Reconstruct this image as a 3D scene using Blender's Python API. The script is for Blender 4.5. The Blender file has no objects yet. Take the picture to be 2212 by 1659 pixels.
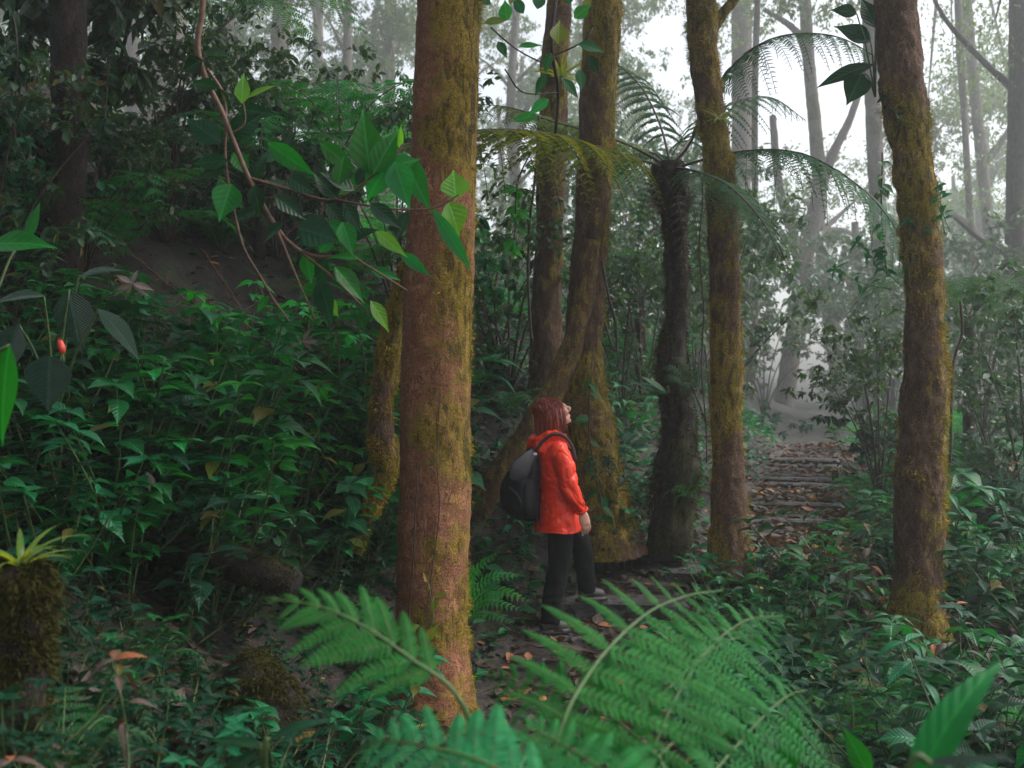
import bpy, math, random
import numpy as np
from mathutils import Vector, Matrix

# ------------------------------------------------------------------ camera, sky, sun, exposure
scene = bpy.context.scene
C = scene.collection
CAMZ = 1.74
K = 0.000422                      # metres per photo pixel per metre of distance (2211 px wide)
cam_d = bpy.data.cameras.new('camera')
cam = bpy.data.objects.new('camera', cam_d); C.objects.link(cam)
cam.location = (0, 0, CAMZ); cam.rotation_euler = (math.radians(90), 0, 0)
cam_d.sensor_width = 36; cam_d.lens = 18 / 0.4665
cam_d.clip_start = 0.05; cam_d.clip_end = 500
cam_d.dof.use_dof = True; cam_d.dof.focus_distance = 7.3; cam_d.dof.aperture_fstop = 3.0
scene.camera = cam

SUN_EL, SUN_AZ = math.radians(48), math.radians(82)      # azimuth measured from straight ahead towards the right
world = bpy.data.worlds.new('World'); scene.world = world; world.use_nodes = True
wn = world.node_tree; wn.nodes.clear()
w_out = wn.nodes.new('ShaderNodeOutputWorld'); w_bg = wn.nodes.new('ShaderNodeBackground')
w_sky = wn.nodes.new('ShaderNodeTexSky'); w_sky.sky_type = 'NISHITA'; w_sky.sun_disc = False
w_sky.sun_elevation = SUN_EL; w_sky.sun_rotation = SUN_AZ
w_sky.air_density = 1.0; w_sky.dust_density = 4.0; w_sky.ozone_density = 1.0
w_hs = wn.nodes.new('ShaderNodeHueSaturation'); w_hs.inputs['Saturation'].default_value = 0.32
wn.links.new(w_sky.outputs[0], w_hs.inputs['Color']); wn.links.new(w_hs.outputs[0], w_bg.inputs['Color'])
w_bg.inputs['Strength'].default_value = 0.15
wn.links.new(w_bg.outputs[0], w_out.inputs['Surface'])
sun_d = bpy.data.lights.new('sun', 'SUN'); sun_d.energy = 1.5; sun_d.angle = math.radians(11); sun_d.color = (1, 0.97, 0.93)
sun = bpy.data.objects.new('sun', sun_d); C.objects.link(sun)
sdir = Vector((math.sin(SUN_AZ) * math.cos(SUN_EL), math.cos(SUN_AZ) * math.cos(SUN_EL), math.sin(SUN_EL)))
sun.rotation_euler = sdir.to_track_quat('Z', 'Y').to_euler(); sun.location = sdir * 40
scene.view_settings.view_transform = 'Standard'; scene.view_settings.look = 'None'
scene.view_settings.gamma = 1; scene.view_settings.exposure = 1.02
scene.render.engine = 'CYCLES'
cy = scene.cycles
cy.use_denoising = True
cy.max_bounces = 7; cy.diffuse_bounces = 3; cy.glossy_bounces = 2; cy.transmission_bounces = 3
cy.volume_bounces = 2; cy.transparent_max_bounces = 4; cy.sample_clamp_indirect = 4
HAZE, HAZE_G = 0.0031, 0.45

rng = np.random.default_rng(11)
random.seed(5)
R = math.radians

def P(px, py, d):
    return np.array([(px - 1105.5) * K * d, d, CAMZ - (py - 829.5) * K * d])

# ------------------------------------------------------------------ helpers
def hashn(ix, iy, iz):
    h = (ix * 374761393 + iy * 668265263 + iz * 2147483647 + 1274126177) & 0xffffffff
    h = ((h ^ (h >> 13)) * 1274126177) & 0xffffffff
    return ((h ^ (h >> 16)) & 0xffff) / 32767.5 - 1.0

def noise(p, f=1.0, seed=0):
    p = np.asarray(p, float) * f + seed * 17.31
    i = np.floor(p).astype(np.int64); t = p - i; t = t * t * (3 - 2 * t)
    out = 0
    for dx in (0, 1):
        for dy in (0, 1):
            for dz in (0, 1):
                w = (t[..., 0] if dx else 1 - t[..., 0]) * (t[..., 1] if dy else 1 - t[..., 1]) * (t[..., 2] if dz else 1 - t[..., 2])
                out = out + w * hashn(i[..., 0] + dx, i[..., 1] + dy, i[..., 2] + dz)
    return out

def fbm(p, f=1.0, seed=0, octv=3):
    s, a = 0, 1.0
    for o in range(octv):
        s = s + a * noise(p, f * 2 ** o, seed + o * 3); a *= 0.5
    return s

def unit(v):
    v = np.asarray(v, float)
    return v / (np.linalg.norm(v, axis=-1, keepdims=True) + 1e-9)

class MB:
    """collects tubes and leaves; build() links them as ONE mesh object"""
    def __init__(s):
        s.V, s.F, s.UV, s.A, s.n = [], [], [], [], 0
    def raw(s, V, polys, uv=None, a=None):
        V = np.asarray(V, float).reshape(-1, 3)
        for p in polys:
            p = np.asarray(p, int)
            if len(p): s.F.append(p + s.n)
        s.V.append(V)
        s.UV.append(np.zeros((len(V), 2)) if uv is None else np.asarray(uv, float))
        s.A.append(np.zeros(len(V)) if a is None else np.asarray(a, float))
        s.n += len(V)
    def tube(s, pts, rad, sides=6, cap=True, squash=1.0, a=0.0, lump=0.0):
        pts = np.asarray(pts, float); n = len(pts)
        rad = np.broadcast_to(np.asarray(rad, float), (n,))
        T = unit(np.gradient(pts, axis=0))
        ref = np.array([0, 1.0, 0]) if abs(T[0][1]) < 0.9 else np.array([1.0, 0, 0])
        X = unit(np.cross(ref, T)); Y = np.cross(T, X)
        th = np.linspace(0, 2 * np.pi, sides, endpoint=False)
        ring = (X[:, None] * np.cos(th)[None, :, None] + squash * Y[:, None] * np.sin(th)[None, :, None]) * rad[:, None, None] + pts[:, None]
        if lump: ring = pts[:, None] + (ring - pts[:, None]) * (1 + lump * fbm(ring, 9, 3))[..., None]
        idx = np.arange(n * sides).reshape(n, sides)
        a_, b = idx[:-1], idx[1:]
        q = np.stack([a_, np.roll(a_, -1, 1), np.roll(b, -1, 1), b], -1).reshape(-1, 4)
        uv = np.stack(np.broadcast_arrays(th[None] / 6.2832, np.linspace(0, 1, n)[:, None]), -1).reshape(-1, 2)
        polys = [q]
        if cap: polys += [idx[0][::-1][None], idx[-1][None]]
        s.raw(ring.reshape(-1, 3), polys, uv, np.full(n * sides, a))
    def leaves(s, tpl, pos, d, up, L, W, fold=0.15, droop=0.2):
        tx, ty, q = tpl
        pos = np.atleast_2d(np.asarray(pos, float)); N = len(pos)
        bc = lambda v: np.broadcast_to(np.asarray(v, float), (N,))
        L, W, fold, droop = bc(L), bc(W), bc(fold), bc(droop)
        y = unit(np.broadcast_to(d, (N, 3))); up = np.broadcast_to(up, (N, 3))
        z = unit(up - (up * y).sum(1, keepdims=True) * y); x = np.cross(y, z)
        lx = tx[None] * W[:, None]
        lz = np.abs(tx)[None] * (W * fold)[:, None] - (droop * L)[:, None] * (ty ** 2)[None]
        ly = ty[None] * L[:, None] * (1 - 0.25 * np.abs(droop)[:, None] * ty[None])
        V = pos[:, None] + x[:, None] * lx[..., None] + y[:, None] * ly[..., None] + z[:, None] * lz[..., None]
        m = len(tx)
        off = (np.arange(N) * m)[:, None, None]
        polys = [(np.asarray(p)[None] + off).reshape(-1, np.asarray(p).shape[1]) for p in q]
        mw = np.abs(tx).max() + 1e-6
        uv = np.tile(np.stack([tx / mw * 0.5 + 0.5, ty], -1), (N, 1))
        s.raw(V.reshape(-1, 3), polys, uv)
    def mesh(s, name, smooth=True):
        me = bpy.data.meshes.new(name)
        V = np.concatenate(s.V); UV = np.concatenate(s.UV); A = np.concatenate(s.A)
        li = np.concatenate([f.reshape(-1) for f in s.F])
        lt = np.concatenate([np.full(len(f), f.shape[1]) for f in s.F])
        ls = np.concatenate([[0], np.cumsum(lt)[:-1]])
        me.vertices.add(len(V)); me.vertices.foreach_set('co', V.astype(np.float32).ravel())
        me.loops.add(len(li)); me.loops.foreach_set('vertex_index', li.astype(np.int32))
        me.polygons.add(len(lt)); me.polygons.foreach_set('loop_start', ls.astype(np.int32))
        me.polygons.foreach_set('use_smooth', np.full(len(lt), smooth))
        u = me.uv_layers.new(name='UVMap'); u.data.foreach_set('uv', UV[li].astype(np.float32).ravel())
        if np.any(A):
            at = me.attributes.new('moss', 'FLOAT', 'POINT'); at.data.foreach_set('value', A.astype(np.float32))
        me.update(); me.validate()
        return me
    def build(s, name, m, parent=None, smooth=True):
        me = s.mesh(name, smooth); me.materials.append(m)
        return link(name, me, parent)

def link(name, me, parent=None):
    o = bpy.data.objects.new(name, me); C.objects.link(o)
    if parent is not None:
        o.parent = parent
        o.matrix_parent_inverse = Matrix.Translation(-Vector(parent.location)) if tuple(parent.location) != (0, 0, 0) else Matrix()
    return o

def tag(o, label=None, cat=None, group=None, kind=None):
    if label: o['label'] = label
    if cat: o['category'] = cat
    if group: o['group'] = group
    if kind: o['kind'] = kind
    return o

def thing(name, label, cat, loc=(0, 0, 0), group=None):
    o = bpy.data.objects.new(name, None); C.objects.link(o)
    o.empty_display_size = 0.1; o.location = tuple(float(v) for v in loc)
    return tag(o, label, cat, group)

def copy_tree(o, parent=None):
    c = o.copy(); C.objects.link(c)
    if parent is not None: c.parent = parent
    for ch in o.children: copy_tree(ch, c)
    return c

def place(root, loc, rz, s, label=None, cat=None, group=None, tilt=(0, 0)):
    root.location = tuple(float(v) for v in loc); root.rotation_euler = (tilt[0], tilt[1], rz); root.scale = (s, s, s)
    return tag(root, label, cat, group)

def catmull(pts, n):
    pts = np.asarray(pts, float)
    if len(pts) < 3:
        t = np.linspace(0, 1, n)[:, None]; return pts[0] * (1 - t) + pts[-1] * t
    p = np.vstack([2 * pts[0] - pts[1], pts, 2 * pts[-1] - pts[-2]])
    seg = np.linspace(0, len(pts) - 1 - 1e-6, n); i = seg.astype(int); t = (seg - i)[:, None]
    p0, p1, p2, p3 = p[i], p[i + 1], p[i + 2], p[i + 3]
    return 0.5 * (2 * p1 + (p2 - p0) * t + (2 * p0 - 5 * p1 + 4 * p2 - p3) * t ** 2 + (3 * p1 - p0 - 3 * p2 + p3) * t ** 3)

# leaf templates: x (half widths, max 0.5), y 0..1, quads
def tpl_grid(profile, cols):
    ys = np.linspace(0, 1, len(profile)); us = np.linspace(-1, 1, cols)
    tx = (np.array(profile)[:, None] * us[None]).ravel(); ty = np.repeat(ys, cols)
    idx = np.arange(len(profile) * cols).reshape(-1, cols)
    q = np.stack([idx[:-1, :-1], idx[:-1, 1:], idx[1:, 1:], idx[1:, :-1]], -1).reshape(-1, 4)
    return tx, ty, [q]
T_OVATE = tpl_grid([0.03, 0.30, 0.46, 0.50, 0.45, 0.34, 0.20, 0.07, 0.004], 5)
T_HEART = tpl_grid([0.10, 0.42, 0.50, 0.47, 0.38, 0.24, 0.09, 0.004], 5)
T_LANCE = tpl_grid([0.05, 0.26, 0.42, 0.50, 0.48, 0.40, 0.28, 0.13, 0.004], 5)
T_MID = tpl_grid([0.03, 0.40, 0.50, 0.33, 0.005], 3)
T_BLADE = tpl_grid([0.30, 0.45, 0.50, 0.48, 0.42, 0.32, 0.18, 0.01], 3)
T_FAR = (np.array([0, -.42, -.36, 0, .36, .42]), np.array([0, .3, .65, 1, .65, .3]), [np.array([[0, 3, 2, 1], [0, 5, 4, 3]])])
T_PIN = (np.array([0, -.5, -.36, 0, .36, .5]), np.array([0, .12, .6, 1, .6, .12]), [np.array([[0, 3, 2, 1], [0, 5, 4, 3]])])

def rdirs(n, zlo=-1, zhi=1):
    a = rng.uniform(0, 2 * np.pi, n); z = rng.uniform(zlo, zhi, n); r = np.sqrt(np.maximum(0, 1 - z * z))
    return np.stack([r * np.cos(a), r * np.sin(a), z], -1)

# ------------------------------------------------------------------ materials
def mat(name):
    m = bpy.data.materials.new(name); m.use_nodes = True
    nt = m.node_tree; nt.nodes.clear()
    out = nt.nodes.new('ShaderNodeOutputMaterial')
    return m, nt, out
def N(nt, t, **kw):
    n = nt.nodes.new(t)
    for k, v in kw.items():
        if k in n.inputs: n.inputs[k].default_value = v
        else: setattr(n, k, v)
    return n
def math_n(nt, op, a, b=None, clamp=False):
    n = nt.nodes.new('ShaderNodeMath'); n.operation = op; n.use_clamp = clamp
    for i, v in enumerate((a, b)):
        if v is None: continue
        if isinstance(v, (int, float)): n.inputs[i].default_value = v
        else: nt.links.new(v, n.inputs[i])
    return n.outputs[0]
def mixc(nt, f, a, b):
    n = nt.nodes.new('ShaderNodeMix'); n.data_type = 'RGBA'
    for sock, v in ((n.inputs[0], f), (n.inputs[6], a), (n.inputs[7], b)):
        if isinstance(v, (int, float)): sock.default_value = v
        elif isinstance(v, tuple): sock.default_value = (*v[:3], 1)
        else: nt.links.new(v, sock)
    return n.outputs[2]
def ramp(nt, f, lo, hi):
    n = nt.nodes.new('ShaderNodeMapRange'); n.interpolation_type = 'SMOOTHSTEP'
    n.inputs[1].default_value = lo; n.inputs[2].default_value = hi
    nt.links.new(f, n.inputs[0]); return n.outputs[0]

def leaf_mat(name, ca, cb, odd=(0.22, 0.17, 0.02), odd_at=0.95, rough=0.3, trans=0.28, vein=18.0, bump=0.5, rib=0.5, spec=0.5):
    m, nt, out = mat(name)
    geo = N(nt, 'ShaderNodeNewGeometry'); oi = N(nt, 'ShaderNodeObjectInfo'); uv = N(nt, 'ShaderNodeUVMap')
    sep = N(nt, 'ShaderNodeSeparateXYZ'); nt.links.new(uv.outputs[0], sep.inputs[0])
    r = geo.outputs['Random Per Island']
    col = mixc(nt, r, ca, cb)
    tc = N(nt, 'ShaderNodeTexCoord'); nz = N(nt, 'ShaderNodeTexNoise', Scale=14.0, Detail=3.0)
    nt.links.new(tc.outputs['Object'], nz.inputs['Vector'])
    col = mixc(nt, math_n(nt, 'MULTIPLY', ramp(nt, nz.outputs[0], 0.4, 0.75), 0.55), col, tuple(c * 0.45 for c in ca))
    col = mixc(nt, ramp(nt, r, odd_at, odd_at + 0.02), col, odd)
    hs = N(nt, 'ShaderNodeHueSaturation')
    nt.links.new(math_n(nt, 'ADD', math_n(nt, 'MULTIPLY', oi.outputs['Random'], 0.55), 0.72), hs.inputs['Value'])
    nt.links.new(math_n(nt, 'ADD', math_n(nt, 'MULTIPLY', oi.outputs['Random'], 0.05), 0.475), hs.inputs['Hue'])
    nt.links.new(col, hs.inputs['Color']); col = hs.outputs[0]
    au = math_n(nt, 'ABSOLUTE', math_n(nt, 'SUBTRACT', sep.outputs[0], 0.5))
    midrib = math_n(nt, 'SUBTRACT', 1.0, ramp(nt, au, 0.012, 0.05))
    col = mixc(nt, math_n(nt, 'MULTIPLY', midrib, rib), col, tuple(min(1, c * 2.2 + 0.02) for c in cb))
    wv = math_n(nt, 'SINE', math_n(nt, 'MULTIPLY', math_n(nt, 'SUBTRACT', sep.outputs[1], math_n(nt, 'MULTIPLY', au, 0.55)), vein * 6.283))
    hgt = math_n(nt, 'SUBTRACT', wv, math_n(nt, 'MULTIPLY', midrib, 2.0))
    bp = N(nt, 'ShaderNodeBump', Strength=bump, Distance=0.004); nt.links.new(hgt, bp.inputs['Height'])
    pb = N(nt, 'ShaderNodeBsdfPrincipled', Roughness=rough); pb.inputs['Specular IOR Level'].default_value = spec
    rr = math_n(nt, 'ADD', math_n(nt, 'MULTIPLY', nz.outputs[0], 0.25), rough - 0.1); nt.links.new(rr, pb.inputs['Roughness'])
    nt.links.new(col, pb.inputs['Base Color']); nt.links.new(bp.outputs[0], pb.inputs['Normal'])
    tr = N(nt, 'ShaderNodeBsdfTranslucent')
    tcol = mixc(nt, 0.5, col, tuple(min(1, c * 2.5) for c in (cb[0] * 1.6, cb[1], cb[2] * 0.4)))
    nt.links.new(tcol, tr.inputs['Color'])
    mx = N(nt, 'ShaderNodeMixShader', Fac=trans)
    nt.links.new(pb.outputs[0], mx.inputs[1]); nt.links.new(tr.outputs[0], mx.inputs[2]); nt.links.new(mx.outputs[0], out.inputs[0])
    return m

def rough_mat(name, ca, cb, scale=8.0, rough=0.8, bump=0.6, dist=0.02, stretch=(1, 1, 1), cc=None, spec=0.4):
    m, nt, out = mat(name)
    tc = N(nt, 'ShaderNodeTexCoord'); mp = N(nt, 'ShaderNodeMapping'); mp.inputs['Scale'].default_value = stretch
    nt.links.new(tc.outputs['Object'], mp.inputs[0])
    n1 = N(nt, 'ShaderNodeTexNoise', Scale=scale, Detail=6.0, Roughness=0.65); nt.links.new(mp.outputs[0], n1.inputs['Vector'])
    n2 = N(nt, 'ShaderNodeTexNoise', Scale=scale * 0.23, Detail=3.0); nt.links.new(mp.outputs[0], n2.inputs['Vector'])
    col = mixc(nt, ramp(nt, n1.outputs[0], 0.35, 0.68), ca, cb)
    if cc: col = mixc(nt, ramp(nt, n2.outputs[0], 0.5, 0.62), col, cc)
    bp = N(nt, 'ShaderNodeBump', Strength=bump, Distance=dist); nt.links.new(n1.outputs[0], bp.inputs['Height'])
    pb = N(nt, 'ShaderNodeBsdfPrincipled', Roughness=rough); pb.inputs['Specular IOR Level'].default_value = spec
    nt.links.new(col, pb.inputs['Base Color']); nt.links.new(bp.outputs[0], pb.inputs['Normal'])
    nt.links.new(pb.outputs[0], out.inputs[0]); return m

def bark_mat(name, bark_a, bark_b, moss_a, moss_b, lo=0.35, hi=0.6, rings=0.0):
    m, nt, out = mat(name)
    tc = N(nt, 'ShaderNodeTexCoord'); ob = tc.outputs['Object']
    mp = N(nt, 'ShaderNodeMapping'); mp.inputs['Scale'].default_value = (1, 1, 0.35) if not rings else (0.8, 0.8, 1.25)
    nt.links.new(ob, mp.inputs[0])
    n1 = N(nt, 'ShaderNodeTexNoise', Scale=16.0, Detail=7.0, Roughness=0.65); nt.links.new(mp.outputs[0], n1.inputs['Vector'])
    n2 = N(nt, 'ShaderNodeTexNoise', Scale=90.0, Detail=4.0, Roughness=0.7); nt.links.new(ob, n2.inputs['Vector'])
    n3 = N(nt, 'ShaderNodeTexNoise', Scale=5.0, Detail=6.0, Roughness=0.72); nt.links.new(ob, n3.inputs['Vector'])
    at = N(nt, 'ShaderNodeAttribute', attribute_name='moss')
    bark = mixc(nt, ramp(nt, n1.outputs[0], 0.3, 0.72), bark_a, bark_b)
    bark = mixc(nt, math_n(nt, 'MULTIPLY', ramp(nt, n2.outputs[0], 0.48, 0.64), 0.75), bark, tuple(c * 0.35 for c in bark_a))  # dark mottles put relief shade into the bark colour
    m4 = N(nt, 'ShaderNodeMapping'); m4.inputs['Scale'].default_value = (1, 1, 0.3); nt.links.new(ob, m4.inputs[0])
    n4 = N(nt, 'ShaderNodeTexNoise', Scale=26.0, Detail=8.0, Roughness=0.6, Distortion=0.6); nt.links.new(m4.outputs[0], n4.inputs['Vector'])
    crack = math_n(nt, 'SUBTRACT', 1.0, ramp(nt, math_n(nt, 'ABSOLUTE', math_n(nt, 'SUBTRACT', n4.outputs[0], 0.5)), 0.0, 0.05))
    crack = math_n(nt, 'MULTIPLY', crack, ramp(nt, n1.outputs[0], 0.38, 0.6))
    bark = mixc(nt, math_n(nt, 'MULTIPLY', crack, 0.75), bark, tuple(c * 0.22 for c in bark_a))  # crack lines darkened, their shade put into the colour
    moss = mixc(nt, ramp(nt, n2.outputs[0], 0.35, 0.7), moss_a, moss_b)
    moss = mixc(nt, math_n(nt, 'MULTIPLY', ramp(nt, n4.outputs[0], 0.47, 0.6), 0.85), moss, tuple(c * 0.3 for c in moss_a))  # dark moss patches stand in for relief shade
    f = math_n(nt, 'ADD', at.outputs['Fac'], math_n(nt, 'MULTIPLY', math_n(nt, 'SUBTRACT', n3.outputs[0], 0.5), 0.9))
    f = math_n(nt, 'ADD', f, math_n(nt, 'MULTIPLY', math_n(nt, 'SUBTRACT', n2.outputs[0], 0.5), 0.8))
    f = math_n(nt, 'ADD', f, math_n(nt, 'MULTIPLY', math_n(nt, 'SUBTRACT', n1.outputs[0], 0.5), 0.7))
    f = ramp(nt, f, lo, hi)
    col = mixc(nt, f, bark, moss)
    h = math_n(nt, 'ADD', math_n(nt, 'MULTIPLY', n1.outputs[0], 1.2), math_n(nt, 'MULTIPLY', n2.outputs[0], 0.9))
    h = math_n(nt, 'SUBTRACT', h, math_n(nt, 'MULTIPLY', crack, 0.5))
    bp = N(nt, 'ShaderNodeBump', Strength=1.0, Distance=0.03); nt.links.new(h, bp.inputs['Height'])
    pb = N(nt, 'ShaderNodeBsdfPrincipled', Roughness=0.85); pb.inputs['Specular IOR Level'].default_value = 0.3
    nt.links.new(col, pb.inputs['Base Color']); nt.links.new(bp.outputs[0], pb.inputs['Normal'])
    nt.links.new(pb.outputs[0], out.inputs[0]); return m

M = {}
M['leaf'] = leaf_mat('glossy_green_leaf', (0.004, 0.075, 0.022), (0.008, 0.135, 0.033), odd=(0.16, 0.13, 0.02), odd_at=0.96, vein=8, bump=0.35, rough=0.38, spec=0.3)
M['dark'] = leaf_mat('shaded_dark_green_leaf', (0.0028, 0.028, 0.012), (0.0045, 0.050, 0.018), odd=(0.10, 0.07, 0.02), odd_at=0.95, vein=8, bump=0.35, rough=0.42, spec=0.2)  # naturally dark leaf, darkened further so its colour stands in for shade
M['bright'] = leaf_mat('bright_green_leaf', (0.008, 0.22, 0.03), (0.018, 0.30, 0.035), odd=(0.2, 0.22, 0.02), odd_at=0.95, vein=8, bump=0.3, trans=0.35, rough=.38, spec=.35)
M['lime'] = leaf_mat('yellow_green_leaf', (0.09, 0.19, 0.02), (0.15, 0.24, 0.025), odd=(0.3, 0.2, 0.02), odd_at=0.97, vein=8, trans=0.4)
M['branch_dark'] = leaf_mat('branch_dark_leaf', (0.003, 0.026, 0.009), (0.004, 0.05, 0.012), odd_at=1.1, vein=7, bump=0.2, rough=0.3, trans=0.25, spec=.3)
M['branch_green'] = leaf_mat('branch_green_leaf', (0.005, 0.11, 0.016), (0.008, 0.17, 0.018), odd_at=1.1, vein=7, bump=0.2, rough=0.36, trans=0.4, spec=.25)
M['branch_lime'] = leaf_mat('branch_young_leaf', (0.07, 0.30, 0.02), (0.10, 0.34, 0.02), odd_at=1.1, vein=7, bump=0.25, rough=0.36, trans=0.4)
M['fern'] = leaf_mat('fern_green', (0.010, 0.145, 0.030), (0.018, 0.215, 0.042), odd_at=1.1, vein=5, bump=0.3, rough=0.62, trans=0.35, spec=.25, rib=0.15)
M['fern_dark'] = leaf_mat('dark_green_fern', (0.012, 0.075, 0.026), (0.018, 0.11, 0.03), odd_at=1.1, vein=5, bump=0.3, rough=0.6, spec=.25, trans=0.3, rib=0.1)  # a darker green than the plain fern
M['fern_gold'] = leaf_mat('yellowish_fern', (0.06, 0.11, 0.012), (0.11, 0.16, 0.015), odd_at=1.1, vein=5, bump=0.3, rough=0.6, spec=.25, trans=0.4, rib=0.1)
M['canopy'] = leaf_mat('canopy_leaf', (0.014, 0.06, 0.024), (0.028, 0.09, 0.03), odd=(0.2, 0.13, 0.04), odd_at=0.96, vein=6, bump=0.2, rough=0.4, trans=0.3, rib=0.1)
M['misty'] = leaf_mat('mist_paled_far_leaf', (0.05, 0.12, 0.055), (0.08, 0.16, 0.06), odd=(0.2, 0.15, 0.06), odd_at=0.96, vein=6, bump=0.1, rough=0.5, trans=0.4, rib=0.1, spec=.3)  # paler version of the canopy leaf, mist fade put into the colour
M['grey_leaf'] = leaf_mat('large_grey_green_leaf', (0.012, 0.045, 0.026), (0.018, 0.06, 0.034), odd_at=1.1, vein=22, bump=0.75, rough=0.3, trans=0.15)
M['dead'] = leaf_mat('dead_leaf', (0.042, 0.028, 0.020), (0.11, 0.070, 0.048), odd=(0.34, 0.13, 0.03), odd_at=0.88, vein=8, rough=0.5, trans=0.1)
M['pale_dead'] = leaf_mat('pale_dead_leaf', (0.16, 0.12, 0.11), (0.24, 0.19, 0.17), odd_at=1.1, vein=8, rough=0.6, trans=0.1)
M['stem'] = rough_mat('green_stem', (0.03, 0.06, 0.015), (0.07, 0.11, 0.03), 20, 0.5, 0.3, 0.003)
M['twig'] = rough_mat('brown_twig', (0.07, 0.035, 0.022), (0.16, 0.08, 0.045), 30, 0.6, 0.5, 0.004)
M['dark_twig'] = rough_mat('dark_twig', (0.025, 0.016, 0.012), (0.06, 0.04, 0.03), 30, 0.7, 0.5, 0.004)
M['rachis'] = rough_mat('fern_rachis', (0.035, 0.09, 0.018), (0.06, 0.13, 0.028), 30, 0.5, 0.3, 0.003)
M['moss'] = rough_mat('moss_fuzz', (0.22, 0.15, 0.014), (0.45, 0.32, 0.035), 30, 0.9, 0.3, 0.01, cc=(0.18, 0.19, 0.016), spec=0.1)
M['moss_dark'] = rough_mat('dark_moss_fuzz', (0.022, 0.024, 0.006), (0.06, 0.055, 0.012), 30, 0.9, 0.3, 0.01, spec=0.1)
M['bark_red'] = bark_mat('red_brown_bark', (0.28, 0.105, 0.05), (0.58, 0.265, 0.14), (0.18, 0.12, 0.012), (0.44, 0.30, 0.036), lo=.42, hi=.62, rings=1)
M['bark_brown'] = bark_mat('brown_mossy_bark', (0.07, 0.038, 0.020), (0.27, 0.15, 0.085), (0.14, 0.10, 0.012), (0.42, 0.30, 0.040), lo=.42, hi=.6)
M['bark_dark'] = bark_mat('dark_bark', (0.014, 0.010, 0.008), (0.085, 0.058, 0.046), (0.03, 0.032, 0.010), (0.06, 0.055, 0.015), 0.5, 0.8)
M['bark_grey'] = bark_mat('mist_paled_grey_bark', (0.10, 0.085, 0.072), (0.24, 0.19, 0.165), (0.06, 0.06, 0.02), (0.11, 0.10, 0.03), 0.45, 0.8)  # bark lightened so far trunks look fogged, mist put into the colour
M['soil'] = rough_mat('wet_dark_soil', (0.004, 0.003, 0.0025), (0.020, 0.013, 0.009), 9, 0.8, 1.0, 0.05, cc=(0.02, 0.028, 0.010))
M['path'] = rough_mat('trodden_path_soil', (0.008, 0.006, 0.005), (0.036, 0.027, 0.022), 12, 0.7, 1.0, 0.03)
M['stone'] = rough_mat('wet_step_stone', (0.016, 0.015, 0.015), (0.10, 0.093, 0.092), 14, 0.6, 0.9, 0.02, cc=(0.03, 0.036, 0.018))

# ------------------------------------------------------------------ ground and path
PY = [0, 3, 4, 5, 6, 7, 7.9, 8.8, 10, 11.5, 13.5, 15.5, 18, 24, 60, 120]
PX = [.2, .25, .3, .3, .35, .4, .75, 1.5, 2.35, 3.05, 3.72, 4.3, 4.9, 6.3, 16, 30]
PZ = [.05, 0, -.12, -.25, -.22, -.1, .0, .2, .40, .58, .78, .84, .74, .3, .6, 2]
def path_x(y): return np.interp(y, PY, PX)
def path_z(y): return np.interp(y, PY, PZ)
def H(x, y, rough=True):
    x = np.asarray(x, float); y = np.asarray(y, float)
    px = path_x(y); pz = path_z(y)
    l = px - x
    t = np.maximum(0, l - 0.5)
    f = 9 * (1 - np.exp(-0.75 * t / 9 * (t / (t + 0.25))))
    r = np.maximum(0, -l - 0.8)
    g = -0.55 * (1 - np.exp(-r * 0.13 * np.clip((y - 6) / 4, 0, 1))) + 0.28 * np.exp(-((x - 1.9) ** 2 / 1.4 + (y - 4.2) ** 2 / 2.2))
    z = pz + f + g
    if rough:
        p = np.stack(np.broadcast_arrays(x, y, np.zeros_like(x + y)), -1)
        off = np.clip(np.abs(l) / 0.9 - 0.5, 0.12, 1)
        z = z + off * (0.22 * noise(p, 0.7, 1) * np.clip(np.abs(l), 0, 1) + 0.07 * noise(p, 2.3, 2) + 0.03 * noise(p, 6.0, 3))
    return z

def grid_axis(lo, hi, n, c, s):
    u = np.linspace(-1, 1, n); g = np.sinh(u * s); g = (g - g[0]) / (g[-1] - g[0])
    return lo + (hi - lo) * g
gx = np.unique(np.concatenate([np.linspace(-88, -8, 50), np.linspace(-8, 9, 240), np.linspace(9, 88, 46)]))
gy = np.unique(np.concatenate([np.linspace(-12, 1, 14), np.linspace(1, 18, 250), np.linspace(18, 116, 70)]))
XX, YY = np.meshgrid(gx, gy)
ZZ = H(XX, YY)
mb = MB(); idx = np.arange(XX.size).reshape(XX.shape)
q = np.stack([idx[:-1, :-1], idx[:-1, 1:], idx[1:, 1:], idx[1:, :-1]], -1).reshape(-1, 4)
mb.raw(np.stack([XX, YY, ZZ], -1).reshape(-1, 3), [q])
tag(mb.build('ground', M['soil']), kind='structure')
# trodden path: a sheet 4 mm above the ground
ys = np.linspace(4.5, 22, 220); us = np.linspace(-0.62, 0.62, 17)
w = 1 + 0.25 * noise(np.stack([ys, ys * 0, ys * 0], -1), 1.3, 5)
XP = path_x(ys)[:, None] + us[None] * w[:, None]; YP = np.repeat(ys[:, None], 17, 1)
mb = MB(); idx = np.arange(XP.size).reshape(XP.shape)
q = np.stack([idx[:-1, :-1], idx[:-1, 1:], idx[1:, 1:], idx[1:, :-1]], -1).reshape(-1, 4)
mb.raw(np.stack([XP, YP, H(XP, YP) + 0.012], -1).reshape(-1, 3), [q])
tag(mb.build('path', M['path']), kind='structure')

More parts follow.
